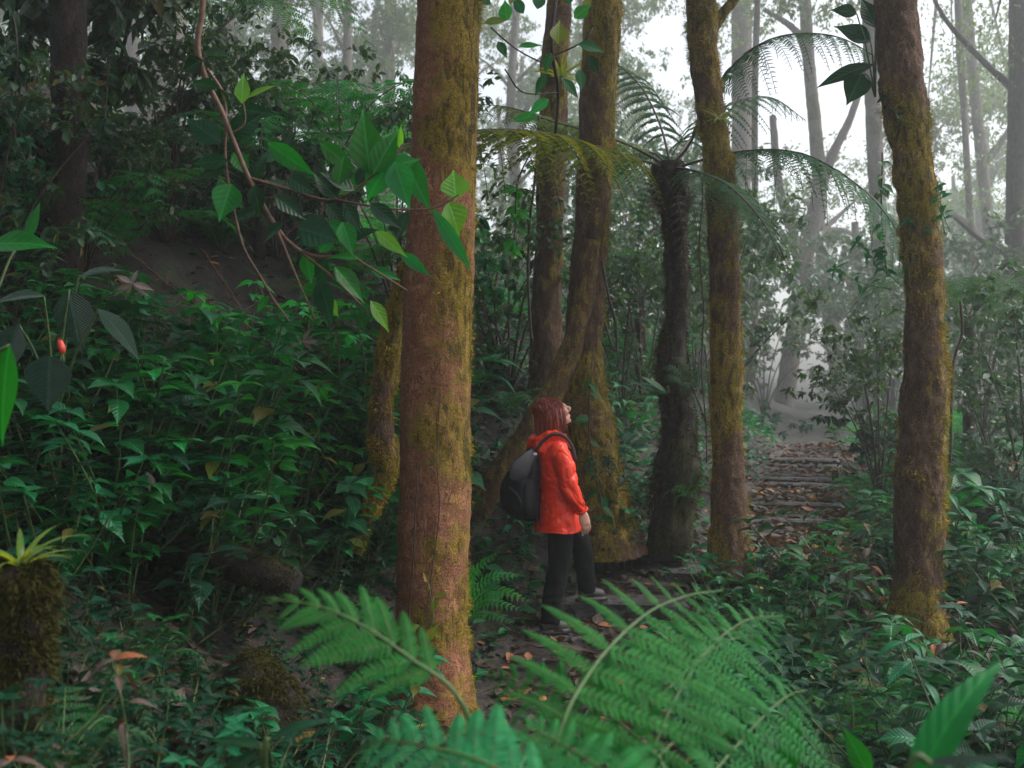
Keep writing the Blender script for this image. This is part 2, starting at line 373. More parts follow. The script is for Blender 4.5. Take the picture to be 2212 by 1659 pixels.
def slab(x0, y0, z0, w, dpt, h, rz, seed):
    nx, ny, nz = 22, 8, 5
    mb = MB()
    def face(o, du, dv, nu, nv):
        uu, vv = np.meshgrid(np.linspace(0, 1, nu), np.linspace(0, 1, nv))
        V = np.array(o)[None] + uu.reshape(-1, 1) * np.array(du)[None] + vv.reshape(-1, 1) * np.array(dv)[None]
        i = np.arange(nu * nv).reshape(nv, nu)
        return V, np.stack([i[:-1, :-1], i[:-1, 1:], i[1:, 1:], i[1:, :-1]], -1).reshape(-1, 4)
    fs = [face((-.5, -.5, 0), (1, 0, 0), (0, 1, 0), nx, ny), face((-.5, -.5, -1), (1, 0, 0), (0, 0, 1), nx, nz),
          face((-.5, .5, 0), (1, 0, 0), (0, 0, -1), nx, nz), face((-.5, .5, -1), (0, -1, 0), (0, 0, 1), ny, nz), face((.5, -.5, -1), (0, 1, 0), (0, 0, 1), ny, nz)]
    for V, qd in fs:
        S = V * np.array([w, dpt, h])
        # rounded worn edges
        e = np.maximum(0, np.abs(V[:, 1]) * 2 - 0.8) / 0.2
        S[:, 2] -= 0.018 * (e ** 2) * (V[:, 2] > -0.3)
        ex = np.maximum(0, np.abs(V[:, 0]) * 2 - 0.9) / 0.1
        S[:, 2] -= 0.02 * ex ** 2 * (V[:, 2] > -0.3)
        d = np.stack([noise(S, 7, seed + k * 5) for k in range(3)], -1) * np.array([0.03, 0.03, 0.008])
        d[:, 1] += 0.03 * noise(np.stack([S[:, 0], S[:, 0] * 0, S[:, 0] * 0], -1), 2.5, seed) 
        S = S + d
        c, s = math.cos(rz), math.sin(rz)
        S = np.stack([S[:, 0] * c - S[:, 1] * s + x0, S[:, 0] * s + S[:, 1] * c + y0, S[:, 2] + z0], -1)
        mb.raw(S, [qd])
    return mb
near_steps = [(0.35, 6.78, -0.20, 1.25, 0.36, 0.12, 0.04, 'dark worn stone step, lowest one showing behind the fern fronds'),
              (0.34, 7.22, -0.105, 1.25, 0.36, 0.13, -0.03, 'wet stone step strewn with litter, one below the hiker\'s boot'),
              (0.42, 7.75, -0.01, 1.30, 0.42, 0.13, 0.03, 'wet grey stone step carrying the hiker\'s rear boot'),
              (0.75, 8.13, 0.16, 1.15, 0.36, 0.15, -0.1, 'stone step carrying the hiker\'s forward boot'),
              (1.35, 8.85, 0.27, 1.10, 0.40, 0.14, -0.35, 'litter covered stone step just past the hiker\'s forward boot')]
for i, s_ in enumerate(near_steps):
    tag(slab(*s_[:7], seed=i * 7 + 1).build('stone_step', M['stone'], smooth=False), s_[7], 'step', 'stone steps of the trail')
fd = np.linspace(9.9, 14.0, 14)
ords = ['first', 'second', 'third', 'fourth', 'fifth', 'sixth', 'seventh', 'eighth', 'ninth', 'tenth', 'eleventh', 'twelfth', 'thirteenth', 'topmost']
for i, y_ in enumerate(fd):
    x_ = float(path_x(y_)) + rng.uniform(-.12, .12)
    tag(slab(x_, y_ + rng.uniform(-.06, .06), float(path_z(y_)) + 0.04 + rng.uniform(-.02, .03), rng.uniform(.8, 1.45), rng.uniform(.15, .27), .16, -0.22 + rng.uniform(-.13, .13), seed=60 + i * 7).build('stone_step', M['stone'], smooth=False),
        'low weathered stone step, %s of the misty flight beyond the mossy trunks' % ords[i], 'step', 'stone steps of the trail')

# leaf litter
def litter(name, n, fx, mname, size, label, lift=0.012):
    xs, yy = fx(n); z = H(xs, yy) + lift + rng.uniform(0, 0.02, len(xs))
    mb = MB(); d = rdirs(len(xs), -0.15, 0.25); up = unit(np.stack([rng.normal(0, .35, len(xs)), rng.normal(0, .35, len(xs)), np.ones(len(xs))], -1))
    L = rng.uniform(*size, len(xs))
    mb.leaves(T_MID, np.stack([xs, yy, z], -1), d, up, L, L * rng.uniform(.35, .6, len(xs)), fold=rng.uniform(-.3, .5, len(xs)), droop=rng.uniform(-.4, .4, len(xs)))
    return tag(mb.build(name, M[mname]), label, None, None, 'stuff')
def fx_path(n):
    y = rng.uniform(5.2, 16, n); return path_x(y) + rng.normal(0.1, .5, n), y
litter('leaf_litter', 2800, fx_path, 'dead', (.05, .14), 'brown fallen leaves lying on the trail and its steps', 0.03)
def fx_slope(n):
    px_ = rng.uniform(1630, 1870, n); d = rng.uniform(7.6, 11.5, n); return (px_ - 1105) * K * d, d
litter('matted_litter', 2200, fx_slope, 'dead', (.06, .16), 'matted brown leaf litter on the slope below the misty stairs', 0.02)
def fx_all(n):
    y = rng.uniform(3.3, 13, n); return rng.uniform(-1, 1, n) * (0.5 * y + .5), y
litter('fallen_leaves', 3800, fx_all, 'dead', (.05, .15), 'scattered brown fallen leaves between the plants')

# ------------------------------------------------------------------ trunks
def trunk_surface(pts, rad, sides, step, seed, bump=0.06, flare=None, moss_f=1.3, moss_b=0.5, side_bias=(0, 0)):
    pts = np.asarray(pts, float)
    n = max(8, int(np.sum(np.linalg.norm(np.diff(pts, axis=0), axis=1)) / step))
    c = catmull(pts, n); r = catmull(np.asarray(rad, float)[:, None], n)[:, 0]
    T = unit(np.gradient(c, axis=0))
    X = unit(np.cross(np.array([0, 1.0, 0]), T)); Y = np.cross(T, X)
    th = np.linspace(0, 2 * np.pi, sides, endpoint=False)
    dirs = X[:, None] * np.cos(th)[None, :, None] + Y[:, None] * np.sin(th)[None, :, None]
    rr = np.repeat(r[:, None], sides, 1)
    if flare:
        z0, hgt, amt, lobes = flare
        k = np.clip(1 - (c[:, 2] - z0) / hgt, 0, 1.3)[:, None] ** 2
        lob = sum(np.maximum(0, np.cos(th - a)) ** pw * am for a, am, pw in lobes)[None]
        rr = rr * (1 + k * (amt + lob))
    base = c[:, None] + dirs * rr[..., None]
    nz = fbm(base, 4, seed) * bump + noise(base, 15, seed + 9) * bump * 0.5 + noise(base, 34, seed + 5) * bump * 0.35 + noise(base * np.array([1, 1, .5]), 70, seed + 6) * bump * 0.25
    S = c[:, None] + dirs * (rr * (1 + nz))[..., None]
    wp = base @ np.array([[.8, .36, .48], [-.6, .48, .64], [0, -.8, .6]]) + .35 * np.stack([noise(base, 2.3, seed + k) for k in (11, 12, 13)], -1)
    ms = 0.5 + 0.42 * fbm(wp, moss_f * 1.3, seed + 4, 4) + (moss_b - 0.5) + side_bias[0] * np.cos(th - side_bias[1])[None]
    return S, dirs, np.clip(ms, 0.01, 1)
def surf_to_mb(mb, S, ms):
    n, sides = S.shape[:2]
    idx = np.arange(n * sides).reshape(n, sides); a, b = idx[:-1], idx[1:]
    q = np.stack([a, np.roll(a, -1, 1), np.roll(b, -1, 1), b], -1).reshape(-1, 4)
    mb.raw(S.reshape(-1, 3), [q, idx[-1][None], idx[0][::-1][None]], None, ms.reshape(-1))
def fuzz(S, dirs, ms, n, thr, ln, wd=0.004, down=0.6, clump=6):
    nr, ns = S.shape[:2]
    i = rng.integers(0, nr - 1, n); j = rng.integers(0, ns, n); t = rng.random((n, 1)); u = rng.random((n, 1)); j2 = (j + 1) % ns
    keep = ms[i, j] + rng.normal(0, .1, n) > thr
    i, j, t, u, j2 = i[keep], j[keep], t[keep], u[keep], j2[keep]; n = len(i)
    p = (S[i, j] * (1 - u) + S[i, j2] * u) * (1 - t) + (S[i + 1, j] * (1 - u) + S[i + 1, j2] * u) * t
    d = dirs[i, j]
    cl = noise(p, 16, 3) + .5 * noise(p, 41, 4); kk = cl > -.15
    p, d, cl = p[kk], d[kk], cl[kk]; n = len(p)
    mb = MB()
    V = []
    for k in range(clump):
        L = rng.uniform(*ln, (n, 1)) * (.45 + .9 * np.clip(cl, 0, 1))[:, None]; r = rng.normal(0, .6, (n, 3))
        tip = p + unit(d + r + np.array([0, 0, -1.0]) * down * rng.random((n, 1))) * L
        tg = unit(np.cross(tip - p, rng.normal(0, 1, (n, 3)))) * wd
        off = rng.normal(0, .006, (n, 3)) * clump ** .5
        q0 = p + off - d * 0.004
        V.append(np.stack([q0 - tg, q0 + tg, tip + off], 1))
    V = np.concatenate(V)
    mb.raw(V.reshape(-1, 3), [np.arange(len(V) * 3).reshape(-1, 3)])
    return mb

def px_trunk(rows, d):
    if np.isscalar(d): d = [d] * len(rows)
    pts = [P(a, b, dd) for (a, b, w), dd in zip(rows, d)]
    rad = [w * K * dd / 2 for (a, b, w), dd in zip(rows, d)]
    return pts[::-1], rad[::-1]         # bottom first

def crown_mb(centres, radii, n, size, tpl=T_FAR, droop=0.3, ratio=(.38, .55), hang=0.5):
    mb = MB()
    centres = np.asarray(centres, float); k = len(centres)
    # twig clumps inside every lobe, leaves around every clump
    ncl = max(1, n // 14)
    ci = rng.integers(0, k, ncl)
    cp = centres[ci] + rdirs(ncl) * (rng.random((ncl, 1)) ** .45) * np.asarray(radii)[ci][:, None] * np.array([1, 1, .7])
    li = rng.integers(0, ncl, n)
    L = rng.uniform(*size, n)
    d = rdirs(n, -0.9, 0.5) + np.array([0, 0, -hang])
    pos = cp[li] + rdirs(n) * rng.random((n, 1)) * 0.16 * np.asarray(radii)[ci][li][:, None]
    up = np.array([0, 0, 1.0]) + rng.normal(0, .45, (n, 3))
    mb.leaves(tpl, pos, d, up, L, L * rng.uniform(*ratio, n), fold=.25, droop=rng.uniform(.05, droop, n))
    return mb

def limbs(mb, base, r0, targets, sides=7, sag=0.3):
    for t in targets:
        t = np.asarray(t, float); mid = (base + t) / 2 + rng.normal(0, .25, 3) + np.array([0, 0, sag])
        c = catmull([base, mid, t], 12)
        mb.tube(c, np.linspace(r0, r0 * .15, 12), sides)

def tree(name, label, rows, d, barkm, sides, step, seed, cat='tree', group=None, bump=.06, flare=None, moss_b=.5, side_bias=(0, 0),
         fz=None, fuzzm='moss', crown=None, branches=(), moss_f=1.3, over=()):  # over: unseen leaf clumps added to cast shade
    pts, rad = px_trunk(rows, d)
    root = thing(name, label, cat, pts[0], group)
    S, dirs, ms = trunk_surface(pts, rad, sides, step, seed, bump, flare, moss_f, moss_b, side_bias)
    mb = MB(); surf_to_mb(mb, S, ms)
    for b in branches:                       # (pixel points, depth, width px)
        bp = [P(a, c, b[1]) for a, c in b[0]]
        c = catmull(bp, 40); mb.tube(c, np.linspace(b[2] * K * b[1] / 2, b[2] * K * b[1] / 2 * b[3], 40), 16, a=moss_b + .03, lump=.14)
    if crown:
        cents, radii, n, size, cm = crown
        limbs(mb, pts[-1], rad[-1] * .7, cents + [np.array(o) for o in over])
    mb.build('trunk', barkm, root)
    if fz: fuzz(S, dirs, ms, *fz).build('moss', M[fuzzm], root, smooth=False)
    if crown:
        cb = crown_mb(cents, radii, n, size)
        if len(over):
            k = crown_mb(over, [1.5] * len(over), 170 * len(over), (.26, .42), hang=.1); cb.F += [q + cb.n for q in k.F]; cb.V += k.V; cb.UV += k.UV; cb.A += k.A  # added shade clumps, merged into the crown mesh
        cb.build('crown', M[cm], root)
    return root, S, dirs, ms

BIG = 'large trees along the trail'
# the foreground trunk
T1, S1, D1, m1 = tree('mossy_tree', 'thick red brown trunk with golden moss standing in front of the hiker',
    [(1010, -1000, 112), (985, -400, 124), (972, -60, 133), (970, 0, 135), (963, 200, 138), (957, 400, 145), (950, 550, 148), (945, 700, 151), (940, 900, 150), (938, 1100, 152), (934, 1250, 155), (930, 1400, 160), (928, 1500, 170), (925, 1620, 200)],
    6.2, M['bark_red'], 100, .018, 3, group=BIG, bump=.045, moss_b=.38, side_bias=(.20, R(-20)), moss_f=1.5, flare=(-.3, .7, .12, [(.5, .25, 5), (2.4, .2, 6), (4.1, .3, 5), (5.4, .25, 6)]),
    fz=(52000, .58, (.008, .036), .0018, .8, 2),
    crown=([P(700, -1900, 5.4), P(1250, -1800, 6.6), P(950, -2200, 7.5), P(400, -1700, 7), P(900, -1900, 4.0)], [1.1, 1.0, 1.2, 1.1, 1.0], 2600, (.16, .28), 'canopy'), over=[(x, y, 8.3 + .5 * math.sin(x * 2 + y)) for x in (-4.6, -2.8) for y in (1.6, 4.2)] + [(-3.2, 0, 5.4), (-4.6, 1.6, 5.6), (-2.6, -1.8, 5.2), (-5.2, -.6, 5.5), (-2.2, 1.4, 5.6), (-6.4, 1, 5.6), (-4.2, 3.2, 6.2), (-5.2, 1.6, 2.6), (-5.4, -.4, 2.2), (-4.6, -2.2, 2.4), (-6, 3.2, 3.6), (-5.2, .6, 4.0), (-4, -2.6, 4.2)])  # over: unseen clumps added to shade the left and bottom left
# trees behind the hiker
tree('mossy_tree', 'slim mossy trunk with climbing leaves, behind and left of the buttressed trunk',
    [(1215, -500, 50), (1208, 0, 54), (1196, 150, 58), (1192, 330, 60), (1184, 550, 62), (1179, 700, 66), (1178, 800, 74), (1172, 900, 90)],
    10.3, M['bark_brown'], 44, .03, 13, group=BIG, bump=.12, moss_b=.46, fz=(9000, .5, (.01, .045), .0025, .8, 3),
    crown=([P(1150, -350, 10.5), P(1300, -520, 10.8), P(1080, -560, 11)], [.8, .8, .8], 900, (.12, .22), 'canopy'))
tree('buttressed_tree', 'tall mossy trunk with spreading buttress roots right behind the hiker',
    [(1340, -700, 66), (1318, -200, 72), (1306, 0, 76), (1292, 200, 76), (1283, 400, 76), (1270, 600, 78), (1258, 750, 82), (1268, 880, 100), (1278, 1000, 125), (1285, 1100, 150), (1290, 1200, 180)],
    8.9, M['bark_brown'], 84, .025, 23, group=BIG, bump=.10, moss_b=.44, side_bias=(.1, R(10)), flare=(.2, 1.5, .0, [(0.1, .30, 6), (2.2, .15, 8), (4.0, .25, 6), (5.2, .2, 6)]),
    fz=(20000, .45, (.012, .05), .0022, .9, 3), 
    branches=[([(1280, 520), (1262, 640), (1236, 740), (1196, 840), (1135, 945), (1075, 1035), (1015, 1120), (970, 1200)], 8.45, 36, 2.0)],
    crown=([P(1250, -1100, 9), P(1500, -1000, 9.5), P(1300, -900, 10.5)], [1.1, 1.0, 1.0], 1500, (.12, .22), 'canopy'))
tree('mossy_tree', 'straight mossy trunk with forked top between tree fern and misty steps',
    [(1490, -900, 46), (1505, -300, 54), (1515, 0, 62), (1520, 120, 62), (1536, 250, 58), (1556, 400, 62), (1564, 600, 66), (1568, 800, 68), (1570, 1000, 70), (1574, 1100, 74), (1578, 1250, 90)],
    8.5, M['bark_brown'], 64, .022, 31, group=BIG, bump=.10, moss_b=.58, side_bias=(.08, R(0)), flare=(.1, .7, .1, [(.3, .4, 5), (3.3, .5, 5), (4.6, .4, 6)]), fz=(26000, .42, (.012, .05), .002, .9, 3),
    branches=[([(1532, 70), (1560, 30), (1600, -30), (1650, -200)], 8.55, 26, .7)],
    crown=([P(1600, -1100, 8.5), P(1350, -1150, 9), P(1500, -1350, 7.5)], [.9, .9, .9], 1300, (.12, .2), 'canopy'), over=[(x, y, 8.6 + .5 * math.sin(x * 2 + y)) for x in (.6, 2.8, 5.0, 7.2) for y in (8.4, 10.8)])  # over: unseen clumps added to keep sun off the near haze
tree('mossy_tree', 'big leaning trunk shaggy with moss on the right of the stairs',
    [(1900, -800, 80), (1915, -300, 84), (1932, 0, 88), (1945, 120, 92), (1956, 250, 92), (1976, 400, 86), (1986, 500, 84), (1996, 650, 80), (1997, 780, 88), (1995, 900, 102), (1990, 1000, 104), (1988, 1100, 100), (1982, 1250, 102), (1978, 1350, 110), (1975, 1460, 140)],
    7.4, M['bark_brown'], 72, .022, 41, group=BIG, bump=.13, moss_b=.42, side_bias=(.12, R(20)), flare=(-.2, .8, .1, [(.2, .5, 5), (2.9, .5, 5), (4.4, .4, 6), (5.6, .4, 6)]), fz=(24000, .42, (.015, .065), .002, 1.2, 3),
    crown=([P(2150, -1200, 7.3), P(1850, -1300, 8), P(2300, -1000, 8.2), P(2000, -1400, 6)], [1.0, 1.0, 1.0, 1.0], 2000, (.12, .22), 'canopy'), over=[(4.8, .9, 8.4), (6.8, 1.2, 8.6), (8.4, 2.2, 8.2), (10, 1.6, 8.6), (5.8, -1, 8.4), (8, -.4, 8.8), (9.6, 3.8, 8.4)])  # over: unseen clumps added to shade both lower corners
tree('dark_tree', 'dark rough trunk with a skirt of dead fronds in the upper left',
    [(190, -800, 62), (165, -300, 68), (152, 0, 72), (146, 150, 74), (156, 290, 70), (150, 400, 64), (145, 520, 66), (142, 640, 74), (140, 720, 84)],
    7.9, M['bark_dark'], 32, .045, 51, group=BIG, bump=.10, moss_b=.35, fz=(5000, .3, (.015, .06), .003, 1.2, 3), fuzzm='moss_dark',
    crown=([P(-100, -1300, 7), P(350, -1200, 8.2), P(100, -1500, 6), P(600, -1300, 8.5), P(-400, -1100, 7.5), P(350, -1700, 5), P(20, 60, 8.2), P(300, 20, 8.6), P(-60, 330, 8.4), P(250, 170, 8.8), P(150, -150, 8)], [1.2, 1.2, 1.2, 1.2, 1.2, 1.2, .5, .5, .5, .35, .7], 3200, (.13, .24), 'canopy'), over=[(x, y, 8.6 + .5 * math.sin(x * 2 + y)) for x in (-9, -6.6, -4.2, -2.4) for y in (1, 3.6, 6.2)])  # over: unseen clumps added to darken the left bank and near haze
# hazier trunks
MISTY = 'trunks fading into the mist'
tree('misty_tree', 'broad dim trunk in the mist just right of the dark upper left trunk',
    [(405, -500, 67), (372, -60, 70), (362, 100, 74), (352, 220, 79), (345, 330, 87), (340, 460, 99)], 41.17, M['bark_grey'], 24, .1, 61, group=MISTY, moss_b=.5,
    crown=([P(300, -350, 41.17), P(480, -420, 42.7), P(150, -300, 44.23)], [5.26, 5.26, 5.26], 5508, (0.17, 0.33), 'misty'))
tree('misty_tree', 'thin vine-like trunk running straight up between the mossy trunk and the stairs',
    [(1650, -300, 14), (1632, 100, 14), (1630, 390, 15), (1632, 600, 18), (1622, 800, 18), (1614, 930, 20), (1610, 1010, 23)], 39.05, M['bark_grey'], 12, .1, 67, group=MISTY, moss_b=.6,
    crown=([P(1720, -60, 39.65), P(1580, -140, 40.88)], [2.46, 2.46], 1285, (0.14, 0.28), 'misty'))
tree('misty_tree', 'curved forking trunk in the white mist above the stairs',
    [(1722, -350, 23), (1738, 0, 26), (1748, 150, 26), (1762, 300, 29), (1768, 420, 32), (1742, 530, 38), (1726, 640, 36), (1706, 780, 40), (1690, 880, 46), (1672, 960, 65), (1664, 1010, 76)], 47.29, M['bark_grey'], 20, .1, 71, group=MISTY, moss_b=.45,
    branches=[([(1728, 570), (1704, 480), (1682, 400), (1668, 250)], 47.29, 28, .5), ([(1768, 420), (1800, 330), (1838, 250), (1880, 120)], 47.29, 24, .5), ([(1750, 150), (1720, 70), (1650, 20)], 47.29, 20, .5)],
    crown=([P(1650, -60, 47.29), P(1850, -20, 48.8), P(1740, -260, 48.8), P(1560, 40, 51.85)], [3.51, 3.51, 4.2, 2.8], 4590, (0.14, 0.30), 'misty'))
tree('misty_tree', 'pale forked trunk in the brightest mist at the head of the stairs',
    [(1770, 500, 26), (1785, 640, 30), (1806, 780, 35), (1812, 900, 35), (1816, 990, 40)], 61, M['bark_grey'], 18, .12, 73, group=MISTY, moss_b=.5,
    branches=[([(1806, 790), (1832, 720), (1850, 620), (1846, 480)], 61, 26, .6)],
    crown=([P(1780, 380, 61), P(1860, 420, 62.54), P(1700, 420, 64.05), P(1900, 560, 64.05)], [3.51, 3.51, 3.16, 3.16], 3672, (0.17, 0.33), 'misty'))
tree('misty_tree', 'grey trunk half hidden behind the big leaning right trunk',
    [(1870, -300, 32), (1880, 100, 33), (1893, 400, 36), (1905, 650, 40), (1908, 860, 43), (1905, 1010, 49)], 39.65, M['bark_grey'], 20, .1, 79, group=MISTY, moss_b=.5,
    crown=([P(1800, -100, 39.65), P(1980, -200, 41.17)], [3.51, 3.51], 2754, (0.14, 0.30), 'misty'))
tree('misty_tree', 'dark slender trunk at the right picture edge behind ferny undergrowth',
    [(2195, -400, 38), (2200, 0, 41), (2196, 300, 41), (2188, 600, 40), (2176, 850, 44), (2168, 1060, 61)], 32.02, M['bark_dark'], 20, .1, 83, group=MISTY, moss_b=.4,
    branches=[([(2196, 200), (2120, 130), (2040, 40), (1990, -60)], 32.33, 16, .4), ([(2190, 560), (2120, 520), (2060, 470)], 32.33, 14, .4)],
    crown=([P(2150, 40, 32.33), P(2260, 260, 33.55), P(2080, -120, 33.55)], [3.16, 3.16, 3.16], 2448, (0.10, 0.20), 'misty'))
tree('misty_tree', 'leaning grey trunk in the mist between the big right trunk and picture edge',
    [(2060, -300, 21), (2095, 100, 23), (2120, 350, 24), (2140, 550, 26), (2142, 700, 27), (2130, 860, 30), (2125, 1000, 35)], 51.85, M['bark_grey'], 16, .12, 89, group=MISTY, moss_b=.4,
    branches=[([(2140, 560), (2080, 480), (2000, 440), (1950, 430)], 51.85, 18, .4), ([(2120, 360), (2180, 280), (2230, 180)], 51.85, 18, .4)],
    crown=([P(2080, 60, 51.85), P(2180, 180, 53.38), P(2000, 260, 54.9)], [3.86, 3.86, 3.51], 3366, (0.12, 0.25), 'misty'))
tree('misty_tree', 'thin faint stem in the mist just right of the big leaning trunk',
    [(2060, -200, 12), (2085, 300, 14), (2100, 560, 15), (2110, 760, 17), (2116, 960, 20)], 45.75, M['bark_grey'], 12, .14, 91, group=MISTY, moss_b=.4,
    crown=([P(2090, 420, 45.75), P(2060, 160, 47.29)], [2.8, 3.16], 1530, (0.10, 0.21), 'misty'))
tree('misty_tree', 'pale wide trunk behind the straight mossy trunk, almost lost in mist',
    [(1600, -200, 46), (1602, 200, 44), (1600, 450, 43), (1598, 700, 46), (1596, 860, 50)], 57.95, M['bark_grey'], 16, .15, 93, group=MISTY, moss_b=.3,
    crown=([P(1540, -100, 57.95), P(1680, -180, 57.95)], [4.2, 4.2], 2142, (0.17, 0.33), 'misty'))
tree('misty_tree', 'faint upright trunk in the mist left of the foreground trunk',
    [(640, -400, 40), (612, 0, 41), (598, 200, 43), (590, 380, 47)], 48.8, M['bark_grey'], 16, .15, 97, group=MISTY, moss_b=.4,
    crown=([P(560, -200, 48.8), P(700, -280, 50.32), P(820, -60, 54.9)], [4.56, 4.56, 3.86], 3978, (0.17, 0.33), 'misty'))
# far trees: one built with its parts, then copied
def far_proto(seed, low):
    root = thing('far_tree', None, None)
    zt = 9.0
    pts = [(0, 0, -1), (.1, 0, 2), (-.15, .1, 5), (.1, 0, zt)]; rad = [.26, .2, .15, .08]
    S, dirs, ms = trunk_surface(pts, rad, 12, .3, seed, .08)
    mb = MB(); surf_to_mb(mb, S, ms)
    cents = [np.array([rng.uniform(-1.9, 1.9), rng.uniform(-1.9, 1.9), rng.uniform(low, 9.5)]) for _ in range(9)]
    for c in cents:
        b = np.array([0, 0, max(1.0, c[2] - 1.4)]); mb.tube(catmull([b, (b + c) / 2 + [0, 0, .2], c], 8), np.linspace(.06, .012, 8), 5)
    mb.build('trunk', M['bark_grey'], root)
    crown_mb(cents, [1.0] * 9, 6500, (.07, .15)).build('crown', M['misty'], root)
    return root
fps = [far_proto(5, 2.6), far_proto(6, 4.2)]
far_spots = []
tries = 0
while len(far_spots) < 44 and tries < 4000:
    tries += 1
    d = 50 + 58 * rng.random() ** 1.1; px_ = rng.uniform(-60, 2300)
    x = (px_ - 1105) * K * d
    if 1330 < px_ < 1900 and rng.random() < .88: continue
    if all((x - a) ** 2 + (d - b) ** 2 > 4.5 ** 2 for a, b in far_spots): far_spots.append((x, d))
far_spots.sort(key=lambda s: s[0] / s[1])
used = [0, 0]
for i, (x, d) in enumerate(far_spots):
    k = i % 2
    o = fps[k] if not used[k] else copy_tree(fps[k]); used[k] = 1
    pxp = 1105 + x / (K * d)
    if pxp < 860: lb = 'far leafy tree lost in the mist above the left bank'
    elif pxp < 1500: lb = 'far leafy tree in pale mist behind the trunks behind the hiker'
    elif pxp < 1900: lb = 'faint far tree in the white mist beyond the stairs'
    else: lb = 'far leafy tree in pale mist beyond the big leaning right trunk'
    place(o, (x, d, H(x, d, False)), rng.uniform(0, 6.28), rng.uniform(1.6, 2.6), lb, 'tree', 'far trees lost in the mist')

# ------------------------------------------------------------------ where a photo pixel meets the ground
DM = np.concatenate([np.arange(2.6, 14, .04), np.arange(14, 45, .25)])
def gd(px, py):
    x = (px - 1105.5) * K * DM; z = CAMZ - (py - 829.5) * K * DM
    hit = np.where(z < H(x, DM))[0]
    return float(DM[hit[0]]) if len(hit) else 45.0
def topx(p):
    return 1105.5 + p[0] / (K * p[1]), 829.5 - (p[2] - CAMZ) / (K * p[1])
def G(px, py):
    d = gd(px, py); x = (px - 1105.5) * K * d
    return np.array([x, d, float(H(x, d))])

# ------------------------------------------------------------------ ferns
def frond(root, pts, Lm, npairs, npin, pw, ml, mr, U=(0, -.3, 1), ang=68, droop=.25, t0=.12, r0=.006, shape='lance', side_scale=(1, 1), tpl=T_PIN, asp=.42, name='frond', jit=.05):
    c = catmull(pts, npairs * 2 + 1)
    n = len(c); t = np.linspace(0, 1, n); T = unit(np.gradient(c, axis=0))
    U = np.broadcast_to(np.asarray(U, float), (n, 3)); U = unit(U - (U * T).sum(1, keepdims=True) * T); S = np.cross(T, U)
    leaf, stem = MB(), MB()
    stem.tube(c, np.linspace(r0, r0 * .25, n), 6)
    sel = np.where(t >= t0)[0][::2]
    tt = (t[sel] - t0) / (1 - t0)
    prof = np.sin(np.pi * (.16 + .84 * tt) ** .8) ** .8 if shape == 'lance' else np.minimum(1, .55 + 2.2 * tt) * (1 - tt) ** .85
    for si, sd in enumerate((-1, 1)):
        a = R(ang) - tt * R(22) + rng.normal(0, jit, len(sel))
        D = unit(S[sel] * sd * np.sin(a)[:, None] + T[sel] * np.cos(a)[:, None] + rng.normal(0, jit * .8, (len(sel), 3)))
        L = Lm * side_scale[si] * np.maximum(prof, .04) * rng.uniform(.9, 1.06, len(sel))
        s = (np.arange(npin) + .6) / npin
        dr = droop * rng.uniform(.7, 1.3, len(sel))
        pos = c[sel][:, None] + D[:, None] * (s[None, :, None] * L[:, None, None]) - np.array([0, 0, 1.0]) * (dr[:, None] * L[:, None] * s[None] ** 2)[..., None]
        tg = unit(D[:, None] - np.array([0, 0, 2.0]) * (dr[:, None] * s[None])[..., None])
        Us = np.broadcast_to(U[sel][:, None], tg.shape); cr = unit(np.cross(tg, Us))
        ln = pw * L[:, None] * (1 - s[None]) ** .75 * np.minimum(1, .5 + s[None] * 5) + .12 * pw * L[:, None]
        for sg in (-1, 1):
            d = unit(cr * sg * .9 + tg * .45 + rng.normal(0, .05, tg.shape))
            l = (ln * rng.uniform(.88, 1.1, ln.shape)).ravel()
            w = np.minimum(np.repeat(L / npin, npin) * .84, l * .9) if asp is None else l * asp
            leaf.leaves(tpl, pos.reshape(-1, 3), d.reshape(-1, 3), Us.reshape(-1, 3), l, w, fold=.12, droop=.12)
        for i in range(len(sel)):
            stem.tube(np.vstack([c[sel[i]], pos[i][::max(1, npin // 5)]]), r0 * .22, 3, cap=False)
    nl = sum(len(q) for q in leaf.F)
    leaf.F += [q + leaf.n for q in stem.F]; leaf.V += stem.V; leaf.UV += stem.UV; leaf.A += stem.A
    f = leaf.build(name, ml, root); f.data.materials.append(mr)
    mi = np.zeros(len(f.data.polygons), np.int32); mi[nl:] = 1; f.data.polygons.foreach_set('material_index', mi)
    return f

def pf(lst): return np.array([P(*q) for q in lst])

fern1 = thing('bracken_fern', 'large blurred bracken fern in front whose fronds cover the hiker\'s boots', 'fern', P(1150, 2150, 2.3), 'bracken ferns at the front')
fm, rm = M['fern'], M['rachis']
frond(fern1, pf([(1080, 2150, 2.15), (1190, 1640, 2.2), (1275, 1450, 2.35), (1390, 1330, 2.55), (1480, 1288, 2.75), (1560, 1275, 2.9)]), .40, 15, 19, .15, fm, rm, U=(0, -1.3, 1), ang=80, t0=.26, r0=.006, shape='tri', side_scale=(.66, 1), asp=None, droop=.18)
frond(fern1, pf([(1220, 2150, 2.2), (1400, 1640, 2.4), (1500, 1440, 2.6), (1600, 1345, 2.8), (1690, 1330, 2.95)]), .32, 16, 17, .17, fm, rm, U=(0.1, -1.2, 1), ang=74, t0=.24, r0=.005, shape='tri', asp=None, droop=.3)
frond(fern1, pf([(1300, 2150, 2.1), (1480, 1760, 2.3), (1600, 1600, 2.5), (1690, 1510, 2.65), (1740, 1490, 2.8)]), .30, 15, 16, .18, fm, rm, U=(.2, -1.2, 1), ang=74, t0=.35, r0=.005, shape='tri', asp=None, droop=.4)
